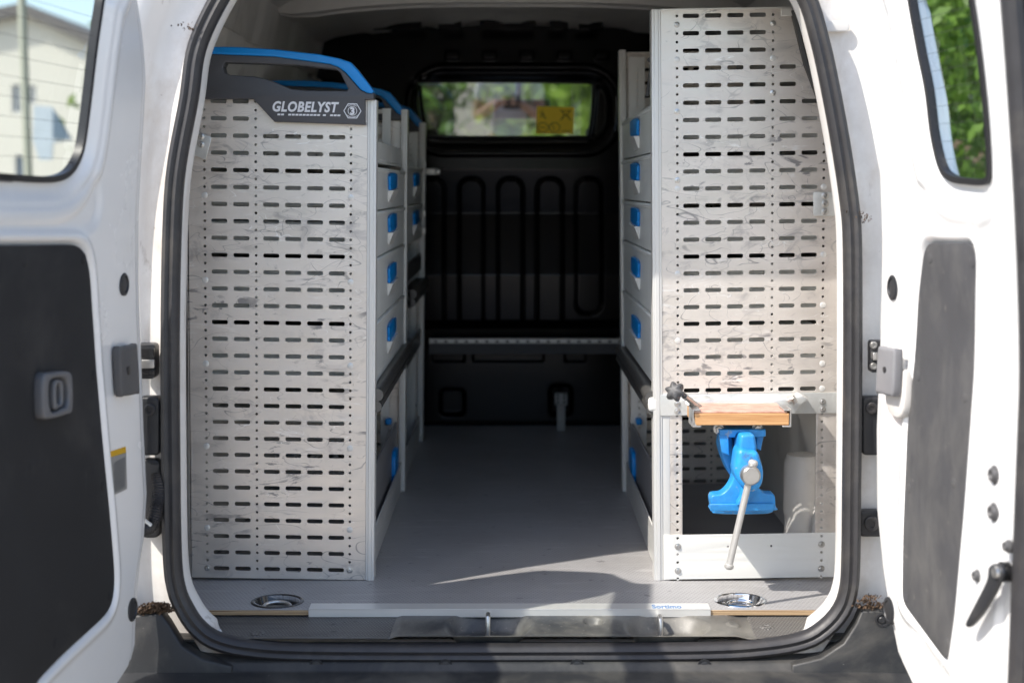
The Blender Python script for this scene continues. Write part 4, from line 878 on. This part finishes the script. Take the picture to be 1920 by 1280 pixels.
# right rack
RB = thing('shelving_rack', 'tall perforated metal van rack on the right with five drawers and an open lower bay', 'rack', (.272, RY, 0), (0, -R(.9), 0), 'van shelving racks')
hs = sheet_holes(1, 11, 33, skip=lambda c, z: z > 1.066 or (c > .30 and z > .85) or (c > .28 and z > .90) or (c > .24 and z > .99))
for c_ in (.0442,): pass
top = [(.0155,.357),(.349,.357),(.349,.80),(.312,.885),(.281,.965),(.256,1.066),(.0155,1.066)]
link('perforated_side', sheet(top, hs, 0), MT['panel'], RB, smooth=0)
mb = MB(); mb.box(.0155,.256,-.001,.03,1.066,1.069); mb.box(.236,.256,-.006,.0,1.052,1.0655); mb.build('top_fold', MT['alu'], RB, bevel=.0008)
post(RB, 1, 0, .0, 1.068, -.001, .0165)
mb = MB(); P = [Vector((.258,-.003,1.062)), Vector((.283,-.003,.965)), Vector((.314,-.003,.885)), Vector((.349,-.003,.80))]
mb.tube(P, .006, 6); mb.build('edge_trim', MT['gasket'], RB)
# uprights, cross plate, kick plate
def strip(a0, a1, z0, z1, holes, y, m, name, th=.003): return link(name, poly_mesh([(a0,z0),(a1,z0),(a1,z1),(a0,z1)], holes, th, .0006, lambda a_, b_, c_: (a_, y + c_, b_)), m, RB, smooth=30)
hu = [circle(.0442, Z0 + .0785 + k * PITCH / 2, .0026, 8) for k in range(17)]
strip(.0165,.0300,.0,.36, [], .004, MT['alu'], 'inner_post', .012)
strip(.0300,.0535,.086,.36, [circle(.0442, Z0 + k * PITCH / 2, .0026, 8) for k in range(5, 22)], 0, MT['panel'], 'upright')
strip(.3055,.345,.088,.33, [circle(.3172, Z0 + k * PITCH / 2, .0026, 8) for k in range(5, 20)], 0, MT['panel'], 'upright')
cpz0, cpz1 = .318, .3575
strip(.012,.349,cpz0,cpz1, [], -.004, MT['zinc'], 'cross_plate', .002)
strip(.0175,.345,.002,.0885, [circle(c, Z0 + k * PITCH / 2, .0026, 8) for c in (.0442, .3172) for k in (-1, 1, 2, 4)] + [circle(.14, .0645, .0022, 8), circle(.222, .0645, .0022, 8)], -.003, MT['alu_pl'], 'kick_plate', .0025)
for x in (.0442, .3172):
    for k in (0, 3): screw(RB, x, -.0042, Z0 + k * PITCH / 2 + .0, .0064)
    for dz in (.008, .022): screw(RB, x, -.005, cpz0 + dz, .0062)
for x, ks in ((.046, (65, 55.1, 47)), (.222, (65, 57)), ): 
    for k in ks: screw(RB, x, -.001, Z0 + round(k) * PITCH / 2, .0056)
for x, ks in ((.046, (61, 46, 36, 28)), (.222, (61,)), (.317, (46, 38, 32, 25, 22))):
    for k in ks: rivet(RB, x, -.001, Z0 + k * PITCH / 2, .0056)
bl = link('wall_bracket', poly_mesh([(p.x, p.z) for p in [PY(u, v, RY - .005) for u, v in rpx(1525,360,1566,405,4)]], (), .002, .0005, lambda a_, b_, c_: (a_, RY - .005 + c_, b_)), MT['zinc'], RB, world=True)
for v in (367, 382, 397):
    p = PY(1547, v, RY - .006); mb = MB(); mb.lathe(p, (0,-1,0), [(0,.0068),(.001,.0068),(.0015,.0048),(.0035,.0048),(.0038,.003),(.002,.0018)], 16); mb.build('bracket_bolt', MT['steel'], bl, world=True)
# far frame, drawers
post(RB, 1, fy - .02, .0, 1.07, .0, .016, .04)
link('end_sheet', sheet([(.018,.001),(.349,.001),(.349,.9),(.262,1.066),(.018,1.066)], sheet_holes(1, 0, 32, skip=lambda c, z: c > .24 and z > .88), fy), MT['panel'], RB, smooth=0)
link('inner_upright', poly_mesh([(.02,.0),(.058,.0),(.058,1.05),(.02,1.05)], [circle(.040, .02 + .016 * k, .0026, 8) for k in range(63)], .003, 0, lambda a_, b_, c_: (a_, fy - .05 + c_, b_)), MT['alu'], RB, smooth=0)
for z0, z1 in ((.81,.90),(.715,.81),(.62,.715),(.50,.62),(.365,.50)): drawer(RB, 1, .03, fy - .025, z0, z1)
mb = MB(); mb.add([(.012,.03,.90),(.012,fy-.03,.90),(.10,fy-.03,.96),(.10,.03,.96),(.012,.03,.895),(.012,fy-.03,.895)], [(0,1,2,3),(0,4,5,1)]); mb.build('sloped_lid', MT['drawer'], RB)
mb = MB(); mb.tube([(.02,.30,.93),(.03,.30,1.0),(.06,.30,1.06)], .004, 8); mb.tube([(.02,.26,1.0),(.05,.30,1.0)], .005, 8); mb.build('cable_tie', MT['dark_pl'], RB)
grab_rail(RB, 1, .005, fy - .01, .335); base_rail(RB, 1, .02, fy - .02); side_tray(RB, 1, .12, fy - .03)
mb = MB(); mb.box(.03,.33,.02,fy-.03,.345,.350); mb.build('shelf', MT['alu_pl'], RB)
mb = MB(); a_ = PY(1222, 746, 2.668); mb.add([], []); mb.box(-.010,.018,-.004,.020,.325,.352); mb.build('rail_end', MT['alu_pl'], RB, bevel=.006)

# ------------------------------------------------------------------ fold-down work board with its clamp
WB = thing('work_board', 'beech-edged work board with scraped reddish top clamped across the right rack', 'work board', PY(1390, 797, 2.55))
def wbp(name, me, m, **k): return link(name, me, m, WB, world=True, **k)
yF, yB = 2.497, 2.60
p0 = PY(1302, 772, yF); p1 = PY(1480, 770, yF); zt_ = (p0.z + p1.z) / 2; zb_ = PY(1390, 797, yF).z
mb = MB(); mb.box(p0.x, p1.x, yF, yB, zb_, zt_ - .0035); wbp('wood_block', mb.mesh(), MT['beech'], bevel=.0012)
mb = MB(); mb.box(p0.x + .0, p1.x - .004, yF + .0015, yB, zt_ - .0032, zt_); wbp('worn_top', mb.mesh(), MT['beech_top'], bevel=.0008)
for (xa, sgx) in ((p0.x, -1), (p1.x, 1)):
    mb = MB(); o = .0028; pr = [(xa - sgx * .012, zb_ - .0005), (xa + sgx * .001, zb_ - .0005), (xa + sgx * .001, zt_ + .001), (xa - sgx * .010, zt_ + .001)]
    pr2 = [(xa - sgx * .012, zb_ - .0005 - o), (xa + sgx * (.001 + o), zb_ - .0005 - o), (xa + sgx * (.001 + o), zt_ + .001 + o), (xa - sgx * .010, zt_ + .001 + o)]
    vs = [(x, y, z) for y in (yF - .002, yF + .05) for x, z in pr + pr2]
    f_ = [];
    for i in range(3):
        f_ += [(i, i+1, i+5, i+4), (8+i, 8+i+4, 8+i+5, 8+i+1), (i, 8+i, 8+i+1, i+1), (i+4, i+5, 8+i+5, 8+i+4)]
    f_ += [(0,4,12,8),(3,11,15,7)]; mb.add(vs, f_); wbp('end_clip', mb.mesh(), MT['steel'], bevel=.0006)
bk_ = [PY(u, v, 2.62) for u, v in ((1290,752),(1296,745),(1330,744),(1345,750),(1440,750),(1455,744),(1478,744),(1500,738),(1512,744),(1494,758),(1486,772),(1294,772))]
wbp('back_bracket', poly_mesh([(p.x, p.z) for p in bk_], (), .05, .002, lambda a_, b_, c_: (a_, 2.622 + c_, b_)), MT['zinc'])
mb = MB(); a_ = PY(1283, 742, 2.50); b_ = PY(1308, 762, 2.56); mb.tube([a_, b_], .0055, 12); mb.tube([PY(1292,752,2.53), PY(1310,768,2.56)], [.007,.010], 10); wbp('clamp_screw', mb.mesh(), MT['steel'])
mb = MB(); mb.tube([PY(1303,765,2.52), PY(1299,785,2.5), PY(1304,798,2.5)], .0035, 8); wbp('clamp_arm', mb.mesh(), MT['steel'])
# star knob
kc = PY(1266, 734, 2.49); ax = (a_ - b_).normalized(); ux = ax.orthogonal().normalized(); vx = ax.cross(ux)
lay = [(-.010,.55),(-.008,.9),(-.002,1.0),(.006,.97),(.010,.75),(.0115,.30)]; n = 48; vs = []
for d_, k_ in lay:
    for i in range(n):
        t = 2 * math.pi * i / n; r_ = (.0155 + .0030 * math.cos(6 * t)) * k_; vs.append(kc + ax * d_ + ux * r_ * math.cos(t) + vx * r_ * math.sin(t))
mb = MB(); mb.add(vs, [(i*n+k, i*n+(k+1)%n, (i+1)*n+(k+1)%n, (i+1)*n+k) for i in range(len(lay)-1) for k in range(n)] + [tuple(range(n))[::-1], tuple((len(lay)-1)*n + k for k in range(n))]); wbp('star_knob', mb.mesh(), MT['dark_pl'], smooth=50)
mb = MB(); q = PY(1480, 748, 2.60); mb.tube([PY(1478,752,2.59), PY(1490,746,2.585)], .006, 10); mb.tube([PY(1487,746,2.58), PY(1492,755,2.58)], .005, 10); wbp('clamp_nut', mb.mesh(), MT['steel'])

# ------------------------------------------------------------------ vise under the board
VS = thing('bench_vise', 'bright blue bench vise hanging under the wooden board with a long grey handle bar', 'vise', PY(1390, 957, 2.53))
def vpx(name, pts, y, th, m, bev=.004, sm_=True, n=70, fn=None, holes=()):
    bev = min(bev, .0035) if name not in ('screw_housing', 'slide_yoke') else bev
    pl = [(PY(u, v, y).x, PY(u, v, y).z) for u, v in pts]
    if sm_: pl = resample(catmull(pl, 5), n).tolist()
    return link(name, poly_mesh(pl, holes, th, bev, fn or (lambda a_, b_, c_: (a_, y + c_, b_)), 3), m, VS, world=True, smooth=50)
vpx('mounting_plate', [(1343,799),(1345,813),(1372,814),(1377,806),(1402,806),(1408,814),(1430,812),(1430,799)], 2.545, .07, MT['blue_paint'], .003, False)
vpx('fixed_body', [(1366,800),(1372,802),(1372,820),(1374,860),(1378,890),(1376,915),(1362,932),(1336,938),(1336,950),(1340,957),(1430,957),(1446,950),(1446,936),(1424,930),(1414,915),(1410,890),(1412,850),(1408,820),(1406,802)], 2.585, .055, MT['blue_paint'], .005)
vpx('fixed_rib', [(1352,812),(1368,812),(1370,850),(1372,890),(1362,880),(1350,850),(1346,830)], 2.575, .05, MT['blue_paint'], .004)
vpx('slide_yoke', [(1384,814),(1390,810),(1408,810),(1413,822),(1414,842),(1407,850),(1392,850),(1380,846),(1381,830)], 2.505, .055, MT['blue_paint'], .006)
vpx('screw_housing', [(1378,843),(1386,836),(1400,840),(1415,842),(1422,858),(1427,880),(1424,902),(1412,915),(1396,914),(1380,898),(1373,880),(1375,860)], 2.49, .06, MT['blue_paint'], .010)
vpx('moving_jaw', [(1376,862),(1382,858),(1414,862),(1420,880),(1418,905),(1424,916),(1434,922),(1449,924),(1451,946),(1448,953),(1338,955),(1332,948),(1331,926),(1350,922),(1362,912),(1370,898),(1374,880)], 2.522, .035, MT['blue_paint'], .005)
vpx('mounting_flange', [(1346,812),(1364,812),(1366,852),(1352,846)], 2.52, .02, MT['blue_paint'], .002, False)
vpx('mounting_flange', [(1414,812),(1428,812),(1422,840),(1414,836)], 2.55, .05, MT['blue_paint'], .002, False)
vpx('jaw_lip', [(1331,944),(1450,943),(1451,951),(1446,957),(1338,958),(1332,953)], 2.502, .006, MT['blue_paint'], .002, False)
vpx('jaw_rib', [(1395,905),(1412,905),(1408,925),(1398,943),(1380,945),(1388,925)], 2.500, .02, MT['blue_paint'], .006)
p = PY(1405, 888, 2.46); mb = MB(); mb.lathe((p.x, 2.475, p.z), (0,-1,0), [(0,.015),(.004,.0175),(.030,.0175),(.033,.016),(.035,.014)], 28); link('screw_head', mb.mesh(), MT['steel'], VS, world=True, smooth=35)
mb = MB(); a_ = PY(1411, 872, 2.455); b_ = PY(1367, 1060, 2.455); d_ = (b_ - a_).normalized()
mb.tube([a_, b_], [.0060,.0060], 14); L_ = (b_ - a_).length
mb.lathe(a_ - d_ * .010, d_, [(0,.0045),(.002,.0075),(.006,.0088),(.010,.0080),(.012,.0055)], 18); mb.lathe(b_ - d_ * .004, d_, [(0,.0055),(.002,.0080),(.006,.0085),(.009,.0070),(.0105,.004)], 18)
link('handle_bar', mb.mesh(), mat('bar_grey', (.50,.49,.47), .35, metal=.4, var=.06, vscale=30, dirt=[((.3,.2,.12), 25, .66, .76, (1,1,1), .5)]), VS, world=True, smooth=40)
for u, v in ((1351,808),(1424,806)):
    p = PY(u, v, 2.505); mb = MB(); mb.lathe((p.x, 2.53, p.z), (0,-1,0), [(0,.0095),(.003,.0095)], 20); mb.lathe((p.x, 2.527, p.z), (0,-1,0), [(0,.0068),(.008,.0068),(.009,.0055)], 6); link('mounting_bolt', mb.mesh(), MT['steel'], VS, world=True, smooth=30)

# things seen in the open bay of the right rack
mb = MB(); q = [Vector((.50,3.05,.34)), Vector((.485,3.05,.325)), Vector((.475,3.04,.26)), Vector((.478,3.03,.21)), Vector((.50,3.0,.19))]
mb.tube([Vector(p) for p in catmull([tuple(p) for p in q], 8, False)], .009, 10); mb.build('wiring_harness', MT['liner'], van, world=True)
mb = MB(); mb.lathe((.580, 2.80, .0), (0,0,1), [(0,.034),(.02,.034),(.09,.033),(.10,.036),(.20,.036),(.215,.03),(.22,.01)], 24); mb.build('wheel_arch_boss', MT['liner'], van, world=True)

# ------------------------------------------------------------------ leaf litter caught at the pillar feet
def litter(px, y, n, label):
    mb = MB()
    for _ in range(n):
        u, v = random.choice(px); u += random.gauss(0, 9); v += random.gauss(0, 2.2); p = PY(u, v, y + random.uniform(-.012, .012)); s_ = random.uniform(.0006, .0024)
        e = Vector((random.gauss(0,1), random.gauss(0,1), random.gauss(0,1))).normalized(); f_ = e.orthogonal().normalized() * s_ * random.uniform(.5, .95); e *= s_
        mb.add([p - e - f_, p + e - f_, p + e + f_, p - e + f_], [(0,1,2,3)])
    mb.build('leaf_litter', MT['leaf_litter'], None, kind='stuff', label=label, cat='leaf litter', smooth=0)
litter([(276,1140),(285,1136),(296,1132),(305,1137),(312,1143),(290,1146),(268,1146)], 2.345, 1500, 'brown dry leaf crumbs heaped at the foot of the left pillar, above the bumper')
litter([(1612,1135),(1622,1125),(1632,1118),(1640,1130),(1648,1136),(1626,1138)], 2.345, 380, 'sparse dry leaf crumbs at the foot of the right pillar, beside the narrow door')
litter([(1618,400),(1616,404),(1621,408),(1614,415)], 2.37, 50, 'small tuft of dry grass stuck to the right pillar beside the seal')
litter([(352,50),(357,54),(350,46)], 2.38, 30, 'few dirt crumbs stuck high on the left pillar by the seal')

# ------------------------------------------------------------------ surroundings
# house ahead on the left, seen through the wide door's window
HO = thing('house', 'pale yellow house with a dark sloping roof and small windows beyond the left door window', 'house', (-19, 46, GZ))
HO_W = mat('yellow_render', (.56,.55,.485), .9, var=.03, vscale=.5); HO_R = mat('roof_tiles', (.12,.115,.11), .8, var=.1, vscale=3); HO_G = mat('window_dark', (.12,.16,.21), .2)
def hp(u, v): p = PY(u, v, 45.0); return (p.x, p.z)
wall_pl = [(-34, GZ), (hp(228, 0)[0], GZ), hp(228, 100), hp(50, 22), (-22, 4.9), (-34, 2.2)]
wpx = [(22,158,45,212),(52,160,68,196),(28,290,60,345)]
wh = [[hp(a_, b_), hp(c_, b_), hp(c_, d_), hp(a_, d_)] for a_, b_, c_, d_ in wpx]
link('wall', poly_mesh(wall_pl, wh, .3, 0, lambda a_, b_, c_: (a_, 45.15 + c_, b_)), HO_W, HO, world=True, smooth=0)
mb = MB(); mb.box(-34, hp(228,0)[0], 45.3, 56, GZ, 2.4); link('side_wall', mb.mesh(), HO_W, HO, world=True, smooth=0)
r0, r1, r2 = hp(238, 96), hp(50, 8), (-22, 5.2)
mb = MB(); t_ = .35
mb.add([(r0[0],44.6,r0[1]),(r1[0],44.6,r1[1]),(r1[0],56.5,r1[1]),(r0[0],56.5,r0[1]),(r0[0],44.6,r0[1]-t_),(r1[0],44.6,r1[1]-t_),(r1[0],56.5,r1[1]-t_),(r0[0],56.5,r0[1]-t_)], [(0,1,2,3),(4,7,6,5),(0,4,5,1),(1,5,6,2),(2,6,7,3),(3,7,4,0)])
mb.add([(r1[0],44.6,r1[1]),(-34,44.6,2.6),(-34,56.5,2.6),(r1[0],56.5,r1[1]),(r1[0],44.6,r1[1]-t_),(-34,44.6,2.6-t_),(-34,56.5,2.6-t_),(r1[0],56.5,r1[1]-t_)], [(0,1,2,3),(4,7,6,5),(0,4,5,1),(1,5,6,2),(2,6,7,3),(3,7,4,0)])
link('roof', mb.mesh(), HO_R, HO, world=True, smooth=0)
for h_ in wh:
    mb = MB(); xs = [p[0] for p in h_]; zs_ = [p[1] for p in h_]; x0, x1, z0, z1 = min(xs), max(xs), min(zs_), max(zs_); e = .05
    mb.box(x0, x1, 45.05, 45.10, z0, z0 + e); mb.box(x0, x1, 45.05, 45.10, z1 - e, z1); mb.box(x0, x0 + e, 45.05, 45.10, z0, z1); mb.box(x1 - e, x1, 45.05, 45.10, z0, z1); mb.box((x0+x1)/2-.02, (x0+x1)/2+.02, 45.05, 45.10, z0, z1)
    wn = link('window', mb.mesh(), MT['alu_pl'], HO, world=True, smooth=0); mb = MB(); mb.box(x0, x1, 45.12, 45.14, z0, z1); link('pane', mb.mesh(), HO_G, wn, world=True, smooth=0)
# sign post
SP = thing('street_sign', 'grey post with a pale triangular sign seen through the left door window', 'street sign', (PY(48, 300, 12).x, 12, GZ))
mb = MB(); mb.tube([(PY(48,200,12).x, 12, GZ), (PY(48,200,12).x, 12, 3.4)], .035, 12); link('pole', mb.mesh(), mat('pole_grey', (.36,.37,.30), .5, metal=.3), SP, world=True)
pl = [(PY(u, v, 11.9).x, PY(u, v, 11.9).z) for u, v in ((62,198),(96,200),(134,262),(98,268),(96,300),(72,300),(60,262))]
link('sign_plate', poly_mesh(pl, (), .02, 0, lambda a_, b_, c_: (a_, 11.93 + c_, b_)), mat('sign_pale', (.40,.46,.50), .5, metal=.2, var=.1, vscale=5), SP, world=True, smooth=0)
pl = [(PY(u, v, 11.9).x, PY(u, v, 11.9).z) for u, v in ((99,206),(132,260),(99,260))]
link('sign_face', poly_mesh(pl, (), .01, 0, lambda a_, b_, c_: (a_, 11.905 + c_, b_)), mat('sign_blue', (.10,.15,.20), .5), SP, world=True, smooth=0)
# trees
bark = mat('bark', (.10,.075,.05), .9, var=.3, vscale=6)
def leafmat(name, c):
    m = bpy.data.materials.new(name); m.use_nodes = True; t = m.node_tree; L = t.links.new; b = t.nodes['Principled BSDF']
    oi = nd(t, 'ShaderNodeTexCoord'); n = nd(t, 'ShaderNodeTexNoise'); n.inputs['Scale'].default_value = 3.0; L(oi.outputs['Object'], n.inputs[0])
    cr = nd(t, 'ShaderNodeValToRGB'); cr.color_ramp.elements[0].position = .3; cr.color_ramp.elements[1].position = .7
    cr.color_ramp.elements[0].color = (c[0]*.6, c[1]*.65, c[2]*.6, 1); cr.color_ramp.elements[1].color = (c[0]*1.5, c[1]*1.35, c[2]*1.2, 1)
    L(n.outputs[0], cr.inputs[0]); L(cr.outputs[0], b.inputs['Base Color']); b.inputs['Roughness'].default_value = .5
    tl = nd(t, 'ShaderNodeBsdfTranslucent'); L(cr.outputs[0], tl.inputs[0]); mx = nd(t, 'ShaderNodeMixShader'); mx.inputs[0].default_value = .45
    L(b.outputs[0], mx.inputs[1]); L(tl.outputs[0], mx.inputs[2]); L(mx.outputs[0], t.nodes['Material Output'].inputs[0]); return m
LM = [leafmat('leaf_fresh', (.10,.20,.03)), leafmat('leaf_mid', (.05,.11,.02)), leafmat('leaf_yellowish', (.16,.26,.04))]
def tree(x, y, h_, r, m, label, n=14000, ls=.07, low=.0, seed=1):
    rg = np.random.RandomState(seed); T = thing('tree', label, 'tree', (x, y, GZ), group='trees around the parked van')
    mb = MB(); mb.tube([(0,0,0),(.05,.03,h_*.3),(-.04,.06,h_*.55),(.03,0,h_*.85)], [.13,.11,.08,.03], 9)
    for k in range(7):
        a_ = k * 2.4; z_ = h_ * (.2 + .09 * k); mb.tube([(0,0,z_),(.5*r*math.cos(a_),.5*r*math.sin(a_),z_+.3*r),(.85*r*math.cos(a_),.85*r*math.sin(a_),z_+.5*r)], [.05,.03,.012], 6)
    mb.build('trunk', bark, T)
    nc = 46; C_ = rg.normal(size=(nc, 3)); C_ /= np.linalg.norm(C_, axis=1)[:, None]; C_ *= rg.uniform(.45, 1, (nc, 1)); C_ = C_ * [r, r, h_ * (.5 - low/2)] + [0, 0, h_ * (.5 + low/2)]
    P_ = C_[rg.randint(0, nc, n)] + rg.normal(size=(n, 3)) * r * .17; P_[:, 2] = np.clip(P_[:, 2], .05, None)
    a_ = rg.normal(size=(n, 3)); a_ /= np.linalg.norm(a_, axis=1)[:, None]; b_ = np.cross(a_, rg.normal(size=(n, 3))); b_ /= np.linalg.norm(b_, axis=1)[:, None]
    s_ = ls * rg.uniform(.6, 1.3, (n, 1)); a_ *= s_; b_ *= s_ * .5
    V = np.stack([P_ - a_, P_ + b_, P_ + a_, P_ - b_], 1).reshape(-1, 3)
    me = bpy.data.meshes.new('crown'); me.from_pydata(V.tolist(), [], np.arange(4 * n).reshape(-1, 4).tolist()); link('crown', me, m, T, smooth=0)
tree(2.6, 6.4, 3.8, 1.2, LM[0], 'bright leafy tree close to the van, through the narrow door window', 24000, .034, .05, 1)
tree(4.3, 8.6, 5.0, 1.9, LM[1], 'dark green tree behind the nearest one on the right', 22000, .06, 0, 2)
tree(5.9, 12.5, 6.0, 2.4, LM[0], 'tall tree farthest right along the road ahead', 14000, .10, 0, 3)
tree(3.2, 11.5, 5.0, 1.8, LM[1], 'dark tree right of the windscreen view', 12000, .09, 0, 4)
tree(1.7, 15.5, 4.8, 2.1, LM[2], 'yellow-green tree ahead of the van, behind the yellow notice', 14000, .09, 0, 5)
tree(-.9, 17.0, 5.0, 2.3, LM[0], 'fresh green tree straight ahead through the windscreen', 14000, .09, 0, 6)
tree(-3.2, 19.5, 5.2, 2.1, LM[2], 'light green tree ahead, left of the windscreen view', 12000, .10, 0, 7)
tree(.4, 22.0, 7.0, 2.8, LM[1], 'tall dark tree behind the two trees ahead', 12000, .12, 0, 8)

tree(-1.8, -8.5, 2.6, 1.5, LM[1], 'low dense bush added behind the photographer to darken the partition reflection on the left', 9000, .07, 0, 9)  # bush added behind the camera as a dark backdrop for the partition glass reflection
tree(1.2, -9.0, 2.6, 1.6, LM[0], 'low dense bush added behind the photographer to darken the partition reflection on the right', 9000, .07, 0, 10)  # second added bush, keeps bright ground out of the mirrored view

# ------------------------------------------------------------------ the photographer, seen only mirrored in the partition glass
PR = thing('person', 'photographer in pale t-shirt and cream shorts, mirrored in the partition window', 'person', (-.02, -.32, GZ))
PR.scale = (.86, 1, 1)
def skin(name, nodes, edges, m, parent, sub=2):
    me = bpy.data.meshes.new(name); me.from_pydata([n[0] for n in nodes], edges, []); o = bpy.data.objects.new(name, me); COL.objects.link(o); o.parent = parent
    me.materials.append(m); o.modifiers.new('Skin', 'SKIN'); me.skin_vertices.new() if not me.skin_vertices else None
    for i, n in enumerate(nodes): me.skin_vertices[0].data[i].radius = (n[1], n[1] if len(n) < 3 else n[2])
    me.skin_vertices[0].data[0].use_root = True
    s_ = o.modifiers.new('Sub', 'SUBSURF'); s_.levels = sub; s_.render_levels = sub
    for mo in o.modifiers:
        if mo.type == 'SKIN': mo.use_smooth_shade = True
    return o
sk_ = mat('skin', (.48,.28,.19), .5); shirt = mat('grey_tshirt', (.66,.66,.70), .9, var=.05); shorts = mat('cream_shorts', (.66,.60,.50), .9); hair = mat('hair', (.05,.035,.025), .7); shoe = mat('shoes', (.1,.1,.1), .7)
B = [((0,0,.95),.14,.10),((0,0,1.12),.13,.095),((0,0,1.30),.15,.10),((0,0,1.42),.12,.08),((0,.01,1.50),.055,.055),((0,.02,1.58),.06,.07),((0,.02,1.68),.078,.095),((0,.02,1.75),.05,.06),
     ((-.18,0,1.42),.055),((-.24,.02,1.18),.042),((-.12,.20,1.26),.034),((-.06,.24,1.29),.026),
     ((.18,0,1.42),.055),((.24,.02,1.18),.042),((.12,.20,1.26),.034),((.06,.24,1.29),.026),
     ((-.10,0,.88),.09),((-.12,.01,.48),.058),((-.13,-.01,.10),.040),((-.13,.10,.04),.038),
     ((.10,0,.88),.09),((.12,.01,.48),.058),((.13,-.01,.10),.040),((.13,.10,.04),.038)]
E = [(0,1),(1,2),(2,3),(3,4),(4,5),(5,6),(6,7),(3,8),(8,9),(9,10),(10,11),(3,12),(12,13),(13,14),(14,15),(0,16),(16,17),(17,18),(18,19),(0,20),(20,21),(21,22),(22,23)]
skin('body', B, E, sk_, PR)
skin('tshirt', [((0,0,.93),.155,.115),((0,0,1.12),.145,.108),((0,0,1.30),.165,.115),((0,0,1.42),.13,.092),((-.18,0,1.42),.068),((-.22,.01,1.27),.062),((.18,0,1.42),.068),((.22,.01,1.27),.062)], [(0,1),(1,2),(2,3),(3,4),(4,5),(3,6),(6,7)], shirt, PR)
skin('shorts', [((0,0,.94),.150,.115),((-.10,0,.84),.105),((-.12,.01,.55),.085),((.10,0,.84),.105),((.12,.01,.55),.085)], [(0,1),(1,2),(0,3),(3,4)], shorts, PR)
mb = MB(); mb.lathe((0,.0,1.64), (0,-.1,1), [(0,.088),(.05,.092),(.09,.080),(.115,.045),(.12,.01)], 20); mb.build('hair', hair, PR)
for sg in (-1, 1):
    for k in range(4): skin('finger', [((sg*.055,.245,1.275+.012*k),.010),((sg*.030,.268,1.277+.012*k),.009),((sg*.012,.262,1.278+.012*k),.008)], [(0,1),(1,2)], sk_, PR, 1)
CM = thing('camera_in_hand', 'black camera held at chest height by the mirrored person', 'camera', (0, -.06, H - .05)); mb = MB(); mb.box(-.055,.055,-.05,-.01,.0,.085); mb.build('camera_body', MT['black'], CM, bevel=.006)
